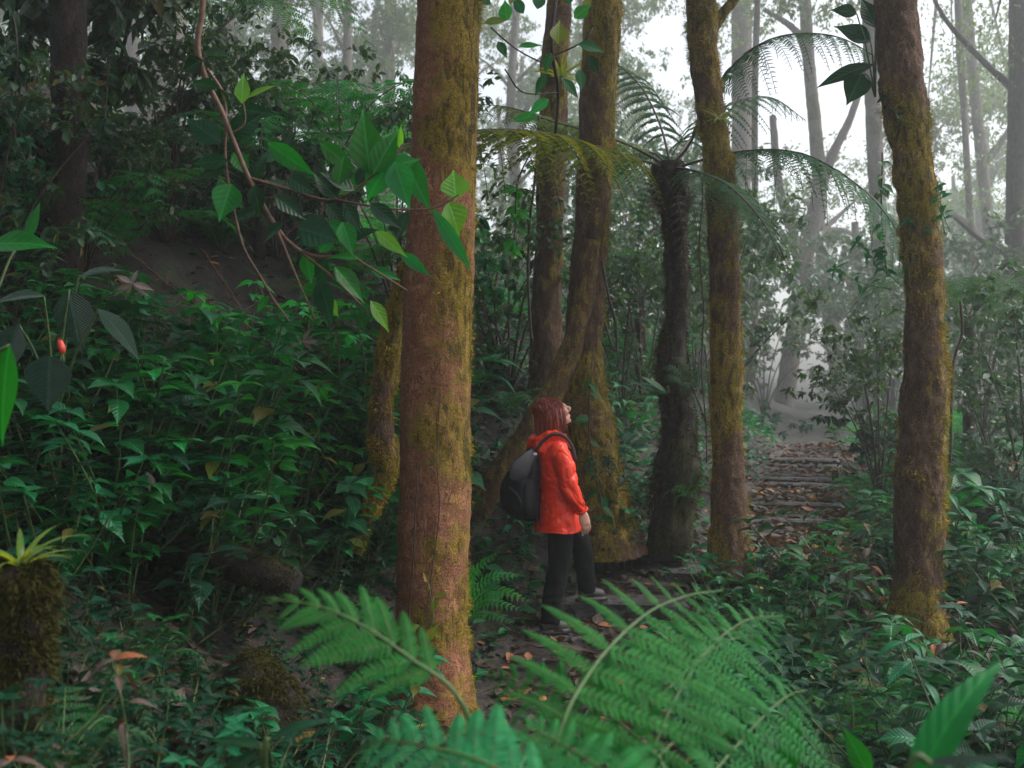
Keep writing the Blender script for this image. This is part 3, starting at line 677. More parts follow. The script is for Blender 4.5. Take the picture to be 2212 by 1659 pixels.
frond(fern1, pf([(1320, 2150, 2.15), (1440, 1720, 2.2), (1360, 1580, 2.3), (1230, 1505, 2.38), (1120, 1470, 2.45), (1050, 1460, 2.5)]), .22, 16, 12, .19, fm, rm, U=(-.2, -1.1, 1), ang=72, t0=.35, r0=.005, shape='tri', asp=None, droop=.3)
frond(fern1, pf([(1180, 2150, 2.1), (1120, 1800, 2.1), (1130, 1640, 2.2), (1200, 1570, 2.35), (1290, 1545, 2.5)]), .24, 12, 13, .17, fm, rm, U=(0, -1.1, 1), ang=72, t0=.25, r0=.005, shape='tri', asp=None, droop=.3)
frond(fern1, pf([(1260, 2150, 2.15), (1330, 1800, 2.2), (1400, 1660, 2.35), (1500, 1570, 2.5), (1600, 1540, 2.65)]), .26, 12, 13, .17, fm, rm, U=(.1, -1.1, 1), ang=72, t0=.25, r0=.005, shape='tri', asp=None, droop=.3)
frond(fern1, pf([(1250, 2150, 2.3), (1360, 1650, 2.5), (1450, 1480, 2.8), (1560, 1390, 3.0), (1640, 1370, 3.15)]), .34, 13, 14, .16, fm, rm, U=(0, -1.1, 1), ang=74, t0=.25, r0=.005, shape='tri', asp=None, droop=.3)
fern2 = thing('bracken_fern', 'blurred fern frond arching to the left across the foot of the thick mossy trunk', 'fern', P(1020, 2150, 2.3), 'bracken ferns at the front')
frond(fern2, pf([(1060, 2150, 2.25), (1025, 1640, 2.2), (985, 1500, 2.2), (890, 1425, 2.2), (790, 1355, 2.2), (690, 1310, 2.2), (575, 1292, 2.2)]), .25, 15, 15, .2, fm, rm, U=(.1, -1.1, 1), ang=50, t0=.42, r0=.006, shape='tri', side_scale=(1, .8), asp=None, droop=.25)
fern3 = thing('bracken_fern', 'pale very blurred fern frond along the bottom picture edge, nearest the camera', 'fern', P(1250, 2300, 1.8), 'bracken ferns at the front')
frond(fern3, pf([(1350, 2250, 1.75), (1240, 1780, 1.8), (1090, 1670, 1.82), (960, 1620, 1.86), (830, 1600, 1.9), (770, 1620, 1.95)]), .22, 16, 12, .2, fm, rm, U=(0, -.7, 1), ang=70, t0=.3, r0=.005, shape='tri', asp=None, droop=.25)
frond(fern3, pf([(1500, 2250, 1.8), (1420, 1800, 1.85), (1320, 1680, 1.95), (1200, 1600, 2.05), (1110, 1560, 2.1)]), .22, 15, 12, .2, fm, rm, U=(0, -.6, 1), ang=70, t0=.3, r0=.005, shape='tri', asp=None, droop=.3)
fern4 = thing('small_fern', 'fresh green fern fanning out just right of the thick trunk\'s foot by the hiker', 'fern', P(985, 1330, 6.9))
for e, l in (([(990, 1330, 6.9), (1020, 1240, 6.8), (1085, 1185, 6.7)], .075), ([(990, 1335, 6.9), (1050, 1250, 6.7), (1135, 1243, 6.6)], .07), ([(990, 1340, 6.9), (1060, 1275, 6.7), (1150, 1300, 6.55)], .075),
             ([(990, 1345, 6.9), (1050, 1300, 6.7), (1135, 1320, 6.55)], .065), ([(990, 1345, 6.9), (1040, 1325, 6.7), (1110, 1345, 6.5)], .06), ([(985, 1335, 6.9), (1000, 1280, 6.8), (1020, 1215, 6.8)], .07)):
    frond(fern4, pf(e), l, 17, 7, .3, M['bright'], rm, U=(0, -.8, 1), ang=74, t0=.1, r0=.003, asp=None)

# tree fern behind the hiker
tf, _, _, _ = tree('tree_fern', 'dark tree fern with arching fronds, growing between buttressed trunk and straight mossy trunk',
    [(1443, 350, 54), (1444, 380, 78), (1450, 430, 70), (1460, 520, 50), (1462, 600, 44), (1458, 680, 50), (1450, 760, 62), (1455, 850, 70), (1466, 940, 80), (1458, 1020, 96), (1450, 1100, 92), (1452, 1200, 112)], 9.0,
    M['bark_dark'], 30, .04, 103, cat='tree fern', bump=.22, moss_b=.5, fz=(11000, .3, (.02, .08), .003, 1.5, 3), fuzzm='moss_dark')
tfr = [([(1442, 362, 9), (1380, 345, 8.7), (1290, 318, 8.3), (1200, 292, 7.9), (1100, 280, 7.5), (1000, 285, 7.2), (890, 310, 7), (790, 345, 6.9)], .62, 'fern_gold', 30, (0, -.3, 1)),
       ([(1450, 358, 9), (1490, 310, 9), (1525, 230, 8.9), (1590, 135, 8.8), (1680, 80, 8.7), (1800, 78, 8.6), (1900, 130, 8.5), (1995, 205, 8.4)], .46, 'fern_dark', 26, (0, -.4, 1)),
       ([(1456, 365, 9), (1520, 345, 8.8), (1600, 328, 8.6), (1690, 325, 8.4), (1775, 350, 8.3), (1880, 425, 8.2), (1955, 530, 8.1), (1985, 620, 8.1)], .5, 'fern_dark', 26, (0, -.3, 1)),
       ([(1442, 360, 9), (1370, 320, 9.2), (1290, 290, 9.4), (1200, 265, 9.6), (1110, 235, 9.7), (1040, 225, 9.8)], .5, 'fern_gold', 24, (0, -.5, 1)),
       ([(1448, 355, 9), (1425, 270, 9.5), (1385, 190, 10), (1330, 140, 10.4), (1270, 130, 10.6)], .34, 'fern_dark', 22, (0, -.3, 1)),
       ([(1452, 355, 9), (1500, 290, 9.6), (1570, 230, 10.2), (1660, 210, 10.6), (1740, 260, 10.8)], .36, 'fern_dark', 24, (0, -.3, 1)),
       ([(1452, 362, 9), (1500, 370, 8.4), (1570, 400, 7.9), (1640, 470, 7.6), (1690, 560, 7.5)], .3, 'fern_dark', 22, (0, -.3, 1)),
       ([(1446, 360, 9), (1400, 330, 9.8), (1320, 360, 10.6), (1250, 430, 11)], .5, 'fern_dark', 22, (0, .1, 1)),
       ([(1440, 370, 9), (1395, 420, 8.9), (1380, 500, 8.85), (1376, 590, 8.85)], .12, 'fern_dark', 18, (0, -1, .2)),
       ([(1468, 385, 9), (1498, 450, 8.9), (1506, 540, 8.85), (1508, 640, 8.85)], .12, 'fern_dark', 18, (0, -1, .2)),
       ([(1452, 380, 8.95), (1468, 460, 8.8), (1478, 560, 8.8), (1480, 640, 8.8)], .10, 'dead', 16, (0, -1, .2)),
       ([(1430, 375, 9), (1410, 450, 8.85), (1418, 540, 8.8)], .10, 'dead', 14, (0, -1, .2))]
for pts, l, ml, npr, U in tfr:
    frond(tf, pf(pts), l, npr, 17 if l > .2 else 8, .2, M[ml], M['dark_twig'], U=U, ang=76, droop=.8 if l > .2 else .2, t0=.18 if l > .2 else .1, r0=.012 if l > .2 else .005, asp=.42 if l > .2 else .5, jit=.07)

# other tree ferns, dimmer
def fern_tree(label, px, py, d, basey, n, Lf, ml, wpx=30, up=.5):
    rows = [(px, py, wpx), (px + 2, (py + basey) / 2, wpx * .9), (px, basey, wpx * 1.2)]
    root, _, _, _ = tree('tree_fern', label, rows, d, M['bark_dark'], 14, .08, int(px), cat='tree fern', bump=.14, moss_b=.3)
    c0 = P(px, py, d)
    for i in range(n):
        a = 6.283 * i / n + rng.uniform(-.25, .25); h = np.array([math.cos(a), math.sin(a), 0]); L = Lf * rng.uniform(.85, 1.15)
        pts = [c0, c0 + h * L * .3 + [0, 0, L * up * .55], c0 + h * L * .68 + [0, 0, L * up * .62], c0 + h * L + [0, 0, L * (up * .62 - .32)]]
        frond(root, pts, Lf * .26, 18, 11, .2, M[ml], M['dark_twig'], U=(0, 0, 1), ang=74, droop=.3, t0=.15, r0=.008, asp=.4, jit=.07)
    return root
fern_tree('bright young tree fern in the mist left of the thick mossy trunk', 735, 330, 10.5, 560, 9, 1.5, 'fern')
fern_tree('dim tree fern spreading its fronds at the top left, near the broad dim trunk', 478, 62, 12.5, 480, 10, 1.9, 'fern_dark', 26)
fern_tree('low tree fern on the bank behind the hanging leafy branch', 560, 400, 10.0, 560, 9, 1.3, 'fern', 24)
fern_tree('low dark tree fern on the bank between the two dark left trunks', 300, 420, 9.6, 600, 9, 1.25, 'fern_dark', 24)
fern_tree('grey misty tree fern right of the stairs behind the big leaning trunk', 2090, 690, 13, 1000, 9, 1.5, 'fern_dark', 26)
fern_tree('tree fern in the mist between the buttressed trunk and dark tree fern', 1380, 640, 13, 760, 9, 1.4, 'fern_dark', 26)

# ------------------------------------------------------------------ overhanging leafy branch
BD = 4.8
br = thing('leafy_branch', 'leafy branch hanging diagonally down in front of the thick mossy trunk', 'branch', P(440, -60, BD))
sm = MB()
def bt(lst, w0, w1, d=BD, dd=0):
    c = catmull([P(a, b, d + dd * i / max(1, len(lst) - 1)) for i, (a, b) in enumerate(lst)], 8 * len(lst))
    c = c + noise(c * 6, 1, 3)[:, None] * np.array([.006, .006, 0])
    sm.tube(c, np.linspace(w0, w1, len(c)) * K * d / 2, 8)
bt([(452, -300), (440, -60), (436, 20), (428, 100), (448, 180), (488, 260), (530, 370), (572, 450), (612, 512), (650, 545)], 15, 9)
bt([(650, 545), (690, 555), (760, 555), (790, 572), (880, 628)], 8, 4)
bt([(448, 150), (478, 200), (490, 270), (486, 350), (500, 440), (530, 540), (580, 630), (622, 695)], 8, 4, BD + .05)
bt([(540, 385), (620, 408), (700, 432), (740, 425), (800, 382), (845, 345), (868, 310)], 7, 4)
bt([(720, 430), (780, 442), (850, 452), (920, 452), (960, 440), (990, 420)], 6, 3)
bt([(600, 500), (625, 560), (650, 620), (682, 692)], 7, 3, BD - .05)
bt([(650, 545), (720, 600), (782, 660)], 6, 3, BD, -.1)
bt([(500, 290), (530, 265), (525, 220)], 4, 3); bt([(612, 512), (640, 490), (690, 478)], 4, 3); bt([(560, 430), (600, 420), (640, 360)], 4, 3); bt([(700, 432), (690, 470), (650, 500)], 4, 3)
sm.build('stem', M['twig'], br)
BL = [(478, 308, 145, 95, .5, 'd'), (500, 292, 32, 72, .62, 'd'), (522, 224, 86, 58, .5, 'l'), (535, 212, 32, 56, .3, 'l'), (512, 236, -8, 78, .38, 'd'), (472, 188, 168, 66, .4, 'd'), (470, 190, -62, 50, .5, 'd'),
      (438, 130, 205, 48, .7, 'd'), (440, 112, -6, 52, .5, 'd'), (470, 28, -70, 26, .6, 'd'), (455, -5, 20, 40, .5, 'd'), (492, 346, 183, 74, .42, 'd'), (490, 362, 200, 66, .35, 'd'), (500, 398, 257, 76, .75, 'g'), (505, 330, -55, 56, .6, 'g'),
      (578, 308, -36, 108, .36, 'g'), (556, 350, 20, 50, .6, 'd'), (690, 308, -38, 95, .36, 'g'), (800, 378, 97, 130, .5, 'g'), (806, 375, 62, 98, .5, 'g'), (862, 320, 82, 42, .4, 'l'), (866, 332, -63, 128, .38, 'g'), (852, 350, -72, 92, .6, 'g'),
      (836, 358, 235, 78, .7, 'g'), (800, 385, 200, 78, .55, 'g'), (765, 412, 150, 72, .5, 'd'), (800, 440, -38, 74, .45, 'd'), (728, 430, 130, 66, .6, 'd'), (704, 440, -48, 62, .5, 'd'), (650, 412, 100, 66, .5, 'd'), (640, 415, 155, 62, .4, 'd'),
      (690, 470, 215, 66, .6, 'd'), (742, 436, -60, 66, .45, 'd'), (985, 430, 96, 58, .95, 'l'), (968, 436, -68, 70, .78, 'l'), (935, 452, -58, 130, .22, 'g'), (812, 500, -40, 78, .35, 'l'), (866, 546, -38, 70, .34, 'g'), (750, 520, 25, 66, .4, 'd'),
      (690, 545, 50, 60, .6, 'g'), (702, 556, 255, 66, .5, 'd'), (722, 575, -50, 86, .5, 'g'), (690, 604, -75, 88, .5, 'd'), (705, 642, -60, 42, .55, 'l'), (560, 452, 200, 56, .5, 'd'), (645, 492, -18, 84, .8, 'd'), (612, 482, 215, 56, .5, 'd'), (772, 560, 165, 60, .45, 'g'),
      (800, 582, -15, 60, .4, 'g'), (800, 650, -55, 70, .4, 'l'), (622, 384, -30, 60, .6, 'd'), (592, 424, -35, 74, .5, 'd'), (700, 480, -30, 70, .5, 'g'), (770, 400, 60, 60, .5, 'd'), (820, 368, 20, 80, .5, 'g'), (740, 480, -70, 70, .55, 'g'), (660, 545, -80, 60, .55, 'g'), (610, 330, 60, 50, .4, 'd'),
      (880, 455, 250, 60, .4, 'd'), (580, 640, 230, 40, .4, 'g'), (650, 620, -20, 55, .45, 'g'), (545, 390, 60, 55, .5, 'd'), (548, 400, -80, 60, .55, 'd'), (730, 400, 80, 60, .55, 'g')]
for x_, y_, a, l, w, c in BL:
    d0 = BD + rng.uniform(-.12, .12); a = R(a); mbl = MB()
    dr = np.array([math.cos(a), rng.uniform(-.35, .25), math.sin(a)])
    up = np.array([rng.normal(0, .25), -1, .35 + rng.normal(0, .35)])
    L = l * K * d0
    mbl.leaves(T_OVATE if w > .33 else T_LANCE, P(x_, y_, d0)[None], dr, up, L * 1.22, L * w * 1.15, fold=rng.uniform(.1, .35), droop=rng.uniform(-.05, .3))
    mbl.build('leaf', M[{'d': 'branch_dark', 'g': 'branch_green', 'l': 'branch_lime'}[c]], br)

# ------------------------------------------------------------------ low plants
def shrub_proto(name, ml, tpl, nst, hh, LL, ratio, droop=.3, top=5, lean=.35):
    root = thing(name, None, None)
    st, lf = MB(), MB()
    for k in range(nst):
        a = rng.uniform(0, 6.28); h = rng.uniform(*hh); b = np.array([math.cos(a), math.sin(a), 0]) * rng.uniform(.0, .10)
        tip = b * (1 + 3 * rng.random()) + np.array([math.cos(a) * lean * h, math.sin(a) * lean * h, h]); b[2] = -.06
        c = catmull([b, (b + tip) / 2 + rng.normal(0, .03, 3), tip], 12)
        st.tube(c, np.linspace(.006, .0025, 12), 5)
        nn = max(2, int(h / .085))
        for j in range(nn):
            t = .3 + .7 * (j + .5) / nn; p = c[int(t * 11)]
            for s in (0, 1):
                az = j * 1.57 + s * 3.14 + a + rng.normal(0, .3)
                L = rng.uniform(*LL) * (1.1 - .3 * t)
                d = np.array([math.cos(az), math.sin(az), rng.uniform(-.25, .35)])
                pb = p + unit(d) * .018
                lf.leaves(tpl, pb[None], d, np.array([0, 0, 1.0]) + rng.normal(0, .28, 3), L, L * ratio * rng.uniform(.85, 1.15), fold=rng.uniform(.1, .35), droop=droop * rng.uniform(.5, 1.6))
                st.tube(np.array([p, pb]), .0018, 4, cap=False)
        for s in range(top):
            az = s * 6.28 / top + rng.normal(0, .2); L = rng.uniform(*LL) * .85
            d = np.array([math.cos(az), math.sin(az), rng.uniform(.0, .6)])
            lf.leaves(tpl, tip[None], d, np.array([0, 0, 1.0]) + rng.normal(0, .2, 3), L, L * ratio, fold=rng.uniform(.1, .35), droop=droop * rng.uniform(.6, 1.6))
    st.build('stem', M['stem'], root); lf.build('foliage', M[ml], root)
    return root
def rosette_proto(name, ml, tpl, n, LL, ratio, droop, pet=.12, up=.5):
    root = thing(name, None, None); st, lf = MB(), MB()
    for k in range(n):
        a = k * 2.4 + rng.normal(0, .2); L = rng.uniform(*LL); d = np.array([math.cos(a), math.sin(a), up * rng.uniform(.5, 1.4)])
        p = unit(d + [0, 0, .5]) * pet * rng.uniform(.7, 1.4)
        st.tube(catmull([(0, 0, -.05), p * .5 + [0, 0, .01], p], 6), .004, 5)
        lf.leaves(tpl, p[None], d, np.array([0, 0, 1.0]) + rng.normal(0, .15, 3), L, L * ratio, fold=rng.uniform(.1, .3), droop=droop * rng.uniform(.6, 1.4))
    st.build('stem', M['stem'], root); lf.build('foliage', M[ml], root)
    return root
def fern_proto(name, n, Lf, ml):
    root = thing(name, None, None)
    for i in range(n):
        a = 6.283 * i / n + rng.uniform(-.3, .3); h = np.array([math.cos(a), math.sin(a), 0]); L = Lf * rng.uniform(.7, 1.15); up = rng.uniform(.35, .7)
        pts = [(0, 0, -.03), h * L * .3 + [0, 0, L * up * .7], h * L * .7 + [0, 0, L * up * .85], h * L + [0, 0, L * (up * .85 - .3)]]
        frond(root, pts, Lf * .24, 13, 7, .24, M[ml], M['rachis'], U=(0, 0, 1), ang=76, droop=.2, t0=.12, r0=.004, asp=None)
    return root
def bush_proto(name, ml, nl, h, wd, n, size, tpl=T_MID, ratio=(.38, .55)):
    root = thing(name, None, None); st = MB()
    cents = [np.array([rng.normal(0, wd * .5), rng.normal(0, wd * .5), rng.uniform(.25, 1) * h]) for _ in range(nl)]
    for c in cents: st.tube(catmull([(0, 0, -.1), c * [.4, .4, .55], c], 9), np.linspace(.018, .005, 9), 5)
    st.build('stem', M['dark_twig'], root)
    crown_mb(cents, rng.uniform(.28, .45, nl) * (h + wd) * .5, n, size, tpl, ratio=ratio, hang=.25).build('foliage', M[ml], root)
    return root

protos = {
 'oval': [shrub_proto('broadleaf_plant', 'leaf', T_OVATE, 4, (.25, .55), (.11, .17), .52), shrub_proto('broadleaf_plant', 'leaf', T_OVATE, 3, (.2, .45), (.10, .15), .55), shrub_proto('broadleaf_plant', 'leaf', T_OVATE, 5, (.25, .6), (.10, .15), .5)],
 'shade': [shrub_proto('broadleaf_plant', 'dark', T_OVATE, 4, (.2, .5), (.10, .16), .52), shrub_proto('broadleaf_plant', 'dark', T_OVATE, 5, (.15, .4), (.08, .13), .5)],
 'fresh': [shrub_proto('broadleaf_plant', 'bright', T_OVATE, 3, (.3, .6), (.10, .15), .5), shrub_proto('broadleaf_plant', 'bright', T_OVATE, 4, (.25, .55), (.09, .14), .5)],
 'small': [shrub_proto('small_leaved_plant', 'dark', T_MID, 6, (.12, .32), (.05, .085), .48), shrub_proto('small_leaved_plant', 'dark', T_MID, 7, (.12, .35), (.05, .09), .5)],
 'lance': [shrub_proto('narrow_leaved_plant', 'leaf', T_LANCE, 4, (.2, .5), (.13, .2), .28, .4), shrub_proto('narrow_leaved_plant', 'leaf', T_LANCE, 3, (.3, .6), (.12, .18), .3, .4)],
 'rosette': [rosette_proto('rosette_plant', 'dark', T_OVATE, 7, (.16, .26), .48, .4), rosette_proto('rosette_plant', 'leaf', T_OVATE, 6, (.14, .22), .5, .4)],
 'fern': [fern_proto('small_fern', 7, .42, 'fern_dark'), fern_proto('small_fern', 8, .36, 'fern')],
 'heart': [shrub_proto('heart_leaved_plant', 'dark', T_HEART, 4, (.2, .45), (.13, .22), .8, .35, 3), shrub_proto('heart_leaved_plant', 'leaf', T_HEART, 3, (.25, .5), (.12, .2), .75, .4, 3)],
 'withered': [shrub_proto('withered_plant', 'dead', T_LANCE, 4, (.2, .5), (.09, .16), .3, .8, 3)],
 'spiky': [rosette_proto('bromeliad', 'lime', T_BLADE, 16, (.2, .34), .1, .5, .03, .9)],
}
words = {'heart': 'plant with large heart-shaped leaves', 'withered': 'withered brown plant', 'oval': 'plant with glossy oval leaves', 'shade': 'dark plant with broad leaves', 'fresh': 'bright green plant with pointed leaves', 'small': 'creeper with small leaves',
         'lance': 'plant with long narrow leaves', 'rosette': 'rosette of ribbed leaves', 'fern': 'small fern', 'spiky': 'yellowish spiky bromeliad'}
LMK = [(430, 1195, 'the fallen log'), (555, 1480, 'the low mossy stump'), (40, 1400, 'the stump at the left edge'), (132, 748, 'the red flower bud'), (925, 1420, 'the thick trunk\'s foot'), (1200, 1330, 'the hiker\'s boots'),
       (1985, 1300, 'the big leaning trunk\'s foot'), (1575, 1150, 'the straight trunk\'s foot'), (1740, 1170, 'the litter on the trail'), (2060, 1540, 'the big arching blade'), (1452, 1150, 'the dark tree fern\'s foot'),
       (285, 620, 'the pale star-shaped dead leaf'), (820, 960, 'the thin leaning mossy stem'), (1290, 1080, 'the buttress roots'), (620, 840, 'the bare dark bank'), (1760, 985, 'the top of the stairs'), (2180, 1050, 'the dark trunk at the right edge'),
       (360, 960, 'the left bank\'s densest leaves'), (640, 1050, 'the left bank\'s sunlit leaves')]
used_pos = {}
def where(px, py):
    best = min(LMK, key=lambda m: (m[0] - px) ** 2 + (m[1] - py) ** 2)
    dx, dy = px - best[0], py - best[1]; dist = math.hypot(dx, dy)
    rel = ('right of ' if dx > 0 else 'left of ') if abs(dx) > abs(dy) else ('below ' if dy > 0 else 'above ')
    how = 'close ' if dist < 75 else ('' if dist < 150 or len(best[2].split()) > 4 else 'well ')
    return how + rel + best[2]
first = {}
def get(kind):
    lst = protos[kind]; i = rng.integers(len(lst)); o = lst[i]
    if (kind, i) in first: return copy_tree(o)
    first[(kind, i)] = 1; return o
SZ = [(.0, .8, 'short '), (.8, 1.4, ''), (1.4, 9, 'tall ')]
def put(kind, px, py, s, group, d=None, label=None):
    g = G(px, py) if d is None else np.array([(px - 1105.5) * K * d, d, float(H((px - 1105.5) * K * d, d))])
    o = get(kind)
    sz = next(w for a, b, w in SZ if a <= s < b)
    return place(o, g + [0, 0, -.01], rng.uniform(0, 6.28), s, label or (sz + words[kind] + ' ' + where(px, py)), 'fern' if kind == 'fern' else 'plant', group, (rng.uniform(-.15, .15), rng.uniform(-.15, .15)))
def scatter(n, box, mind, kinds, wts, sr, group, skip=lambda x, y: False, dmax=14, dmin=3.0):
    pts = []; k = 0
    while len(pts) < n and k < 6000:
        k += 1
        x, y = rng.uniform(box[0], box[2]), rng.uniform(box[1], box[3])
        if skip(x, y) or any((x - a) ** 2 + (y - b) ** 2 < mind ** 2 for a, b in pts): continue
        d = gd(x, y)
        if d > dmax or d < dmin: continue
        pts.append((x, y))
        kd = kinds[rng.choice(len(kinds), p=np.array(wts) / sum(wts))]
        put(kd, x, y, rng.uniform(*sr), group)
    return pts
GL, GRt = 'low plants covering the left bank', 'undergrowth beside the trail'
trail = lambda x, y: (1630 < x < 1850 and 1000 < y < 1290) or abs((x - 1105.5) * K * gd(x, y) - path_x(gd(x, y))) < .62 or abs((x - 1105.5) * K * gd(x, y) - .31) < .5 and 7.2 < gd(x, y) < 8.4
bare = lambda x, y: trail(x, y) or (200 < x < 780 and y < 800 - .08 * (x - 200))
scatter(56, (180, 800, 870, 1180), 38, ['oval', 'fresh', 'lance', 'shade', 'fern', 'heart', 'withered'], [7, 5, .4, 2, .8, .8, .1], (1.25, 1.9), GL, bare)
scatter(40, (-40, 1000, 870, 1330), 54, ['oval', 'shade', 'small', 'rosette', 'lance', 'fern', 'heart', 'withered'], [5, 4, 3, 1, .5, 1, .8, .2], (1.05, 1.6), GL, bare)
scatter(86, (-40, 1290, 880, 1900), 38, ['small', 'shade', 'rosette', 'fern', 'oval', 'heart', 'withered'], [9, 3, .6, 1.2, 1, .4, .2], (.55, .95), GL, bare, dmin=2.7)
scatter(16, (-60, 700, 260, 1000), 60, ['shade', 'rosette', 'oval', 'lance'], [4, 1, 1, 1], (.9, 1.4), GL, bare)
scatter(34, (1010, 800, 1430, 1330), 44, ['shade', 'lance', 'fern', 'oval', 'rosette', 'heart'], [3, 2, 2.5, 1.5, 1, 1.5], (.8, 1.2), GRt, trail)
scatter(40, (1320, 1130, 1760, 1700), 46, ['oval', 'fern', 'shade', 'lance', 'small', 'heart', 'withered'], [2.5, 2, 3, 1, 2, 1, .3], (.65, 1.1), GRt, trail)
scatter(52, (1690, 1030, 2260, 1420), 46, ['shade', 'oval', 'small', 'fern', 'lance', 'heart', 'withered'], [4, 1.5, 3, 2.5, .8, 1, .3], (.9, 1.5), GRt, trail)
scatter(40, (1650, 1400, 2260, 1900), 64, ['small', 'shade', 'fern', 'rosette', 'lance', 'heart', 'withered'], [4, 2.5, 3, 1.5, .6, .8, .4], (.75, 1.25), GRt, trail, dmin=2.7)
for kl in protos:                      # a kind whose first copy was never placed
    for i, o in enumerate(protos[kl]):
        if (kl, i) not in first:
            first[(kl, i)] = 1
            px_, py_ = rng.uniform(1750, 2150), rng.uniform(1150, 1350)
            place(o, G(px_, py_), 0, .9, words[kl] + ' ' + where(px_, py_), 'plant', GRt)

# bushes and ferns on the hillside behind
bushes = [bush_proto('leafy_bush', 'leaf', 8, 1.3, .8, 900, (.09, .17)), bush_proto('leafy_bush', 'canopy', 9, 1.7, .9, 1900, (.055, .115)), bush_proto('leafy_bush', 'dark', 8, 1.2, .9, 900, (.1, .18)), bush_proto('leafy_bush', 'canopy', 10, 2.6, 1.0, 2200, (.06, .13))]
bigfern = [fern_proto('large_fern', 9, 1.0, 'fern'), fern_proto('large_fern', 8, .9, 'fern_dark')]
usedb = {}
def proto(lst, i):
    o = lst[i]
    if (id(lst), i) in usedb: return copy_tree(o)
    usedb[(id(lst), i)] = 1; return o
BP = [(1060, 640), (1100, 560), (1130, 700), (1075, 760), (1250, 700), (1340, 760), (1390, 700), (1330, 620), (1420, 820), (1390, 880), (1500, 860), (1510, 760), (1100, 830), (1220, 600), (1330, 540), (1450, 600), (1120, 470), (1240, 480),
      (640, 450), (760, 470), (830, 540), (700, 520), (540, 470), (440, 480), (360, 530), (250, 480), (240, 560), (60, 480), (20, 560), (90, 620), (180, 590), (-30, 700), (800, 620), (860, 680), (840, 440), (480, 540), (600, 560),
      (1640, 900), (1890, 980), (1920, 1040), (1900, 1090), (2080, 1040), (2120, 980), (2200, 960), (2060, 960), (2160, 1100), (2220, 1120), (2100, 1130), (2080, 900), (1920, 930), (2200, 860), (1540, 930), (1340, 900)]
for j, (x, y) in enumerate(BP):
    d = min(gd(x, y), 24) if y < 1000 or x < 1500 else gd(x, y)
    p = np.array([(x - 1105.5) * K * d, d, 0]); p[2] = float(H(p[0], p[1]))
    side = 'on the slope above the bare bank' if x < 900 else ('on the hillside behind the hiker' if x < 1540 else ('beside the misty stairs' if x < 1960 else 'right of the big leaning trunk'))
    if j % 3 == 2:
        k = j % 2; place(proto(bigfern, k), p, rng.uniform(0, 6.28), rng.uniform(.8, 1.25), ('pale green' if k == 0 else 'dark') + ' large fern ' + side, 'fern', 'large ferns on the slopes')
    else:
        k = int(rng.integers(4)); s = rng.uniform(.6, .95) * (1.15 if d > 13 else 1)
        place(proto(bushes, k), p, rng.uniform(0, 6.28), s, ['glossy green', 'dull green', 'dark broad-leaved', 'tall dull green'][k] + ' bush ' + side, 'bush', 'bushes in the misty undergrowth')

for j, (x, y, d, sc) in enumerate([(1520, 930, 20, 1.3), (1590, 900, 24, 1.6), (1650, 905, 28, 1.4), (1870, 900, 30, 2.0), (1930, 880, 26, 1.9), (1990, 880, 28, 2.0), (2060, 870, 24, 1.8), (2130, 880, 22, 1.8), (2200, 880, 26, 2.0), (1480, 860, 22, 1.7), (1440, 800, 24, 1.9), (1560, 840, 30, 2.2), (1620, 830, 38, 2.4), (1400, 780, 20, 1.5), (1900, 850, 40, 2.6), (2020, 840, 38, 2.6), (2150, 830, 36, 2.6), (1350, 700, 22, 1.6), (1860, 880, 44, 2.2)]):
    d *= 1.4; sc *= 1.35; xx = (x - 1105.5) * K * d; k = (1, 3)[j % 2]
    side = 'beyond the head of the stairs' if 1600 < x < 1880 else ('in pale mist left of the stairs' if x < 1650 else 'in pale mist right of the stairs')
    place(proto(bushes, k), (xx, d, float(H(xx, d))), rng.uniform(0, 6.28), sc, ('wide' if k == 1 else 'tall') + ' misty bush ' + side, 'bush', 'bushes in the misty undergrowth')
def perch(kind, px, py, d, s_, label, tilt):
    o = get(kind); place(o, P(px, py, d), rng.uniform(0, 6.28), s_, label, 'fern' if kind == 'fern' else 'plant', None, tilt)
perch('spiky', 1212, 170, 10.1, .9, 'spiky bromeliad perched high on the slim mossy trunk', (.5, .3))
perch('spiky', 1552, 262, 8.35, .6, 'yellow-green spiky tuft perched high on the straight mossy trunk', (.6, 0))
perch('fern', 1478, 830, 8.72, .6, 'little fern sprouting from the dark tree fern\'s trunk', (.7, .2))
perch('fern', 1500, 1075, 8.66, .6, 'little fern low on the right side of the dark tree fern\'s trunk', (.5, .4))
perch('oval', 2030, 500, 7.3, .6, 'leafy clump growing halfway up the right side of the big leaning trunk', (.5, .6))
perch('lance', 1940, 610, 7.3, .7, 'narrow-leaved clump growing halfway up the left side of the big leaning trunk', (.5, -.6))
perch('small', 1945, 250, 7.25, .8, 'small-leaved clump perched near the top of the big leaning trunk', (.6, .3))
perch('small', 1330, 1010, 8.45, .8, 'small-leaved clump on the buttressed trunk\'s right root', (.5, .2))

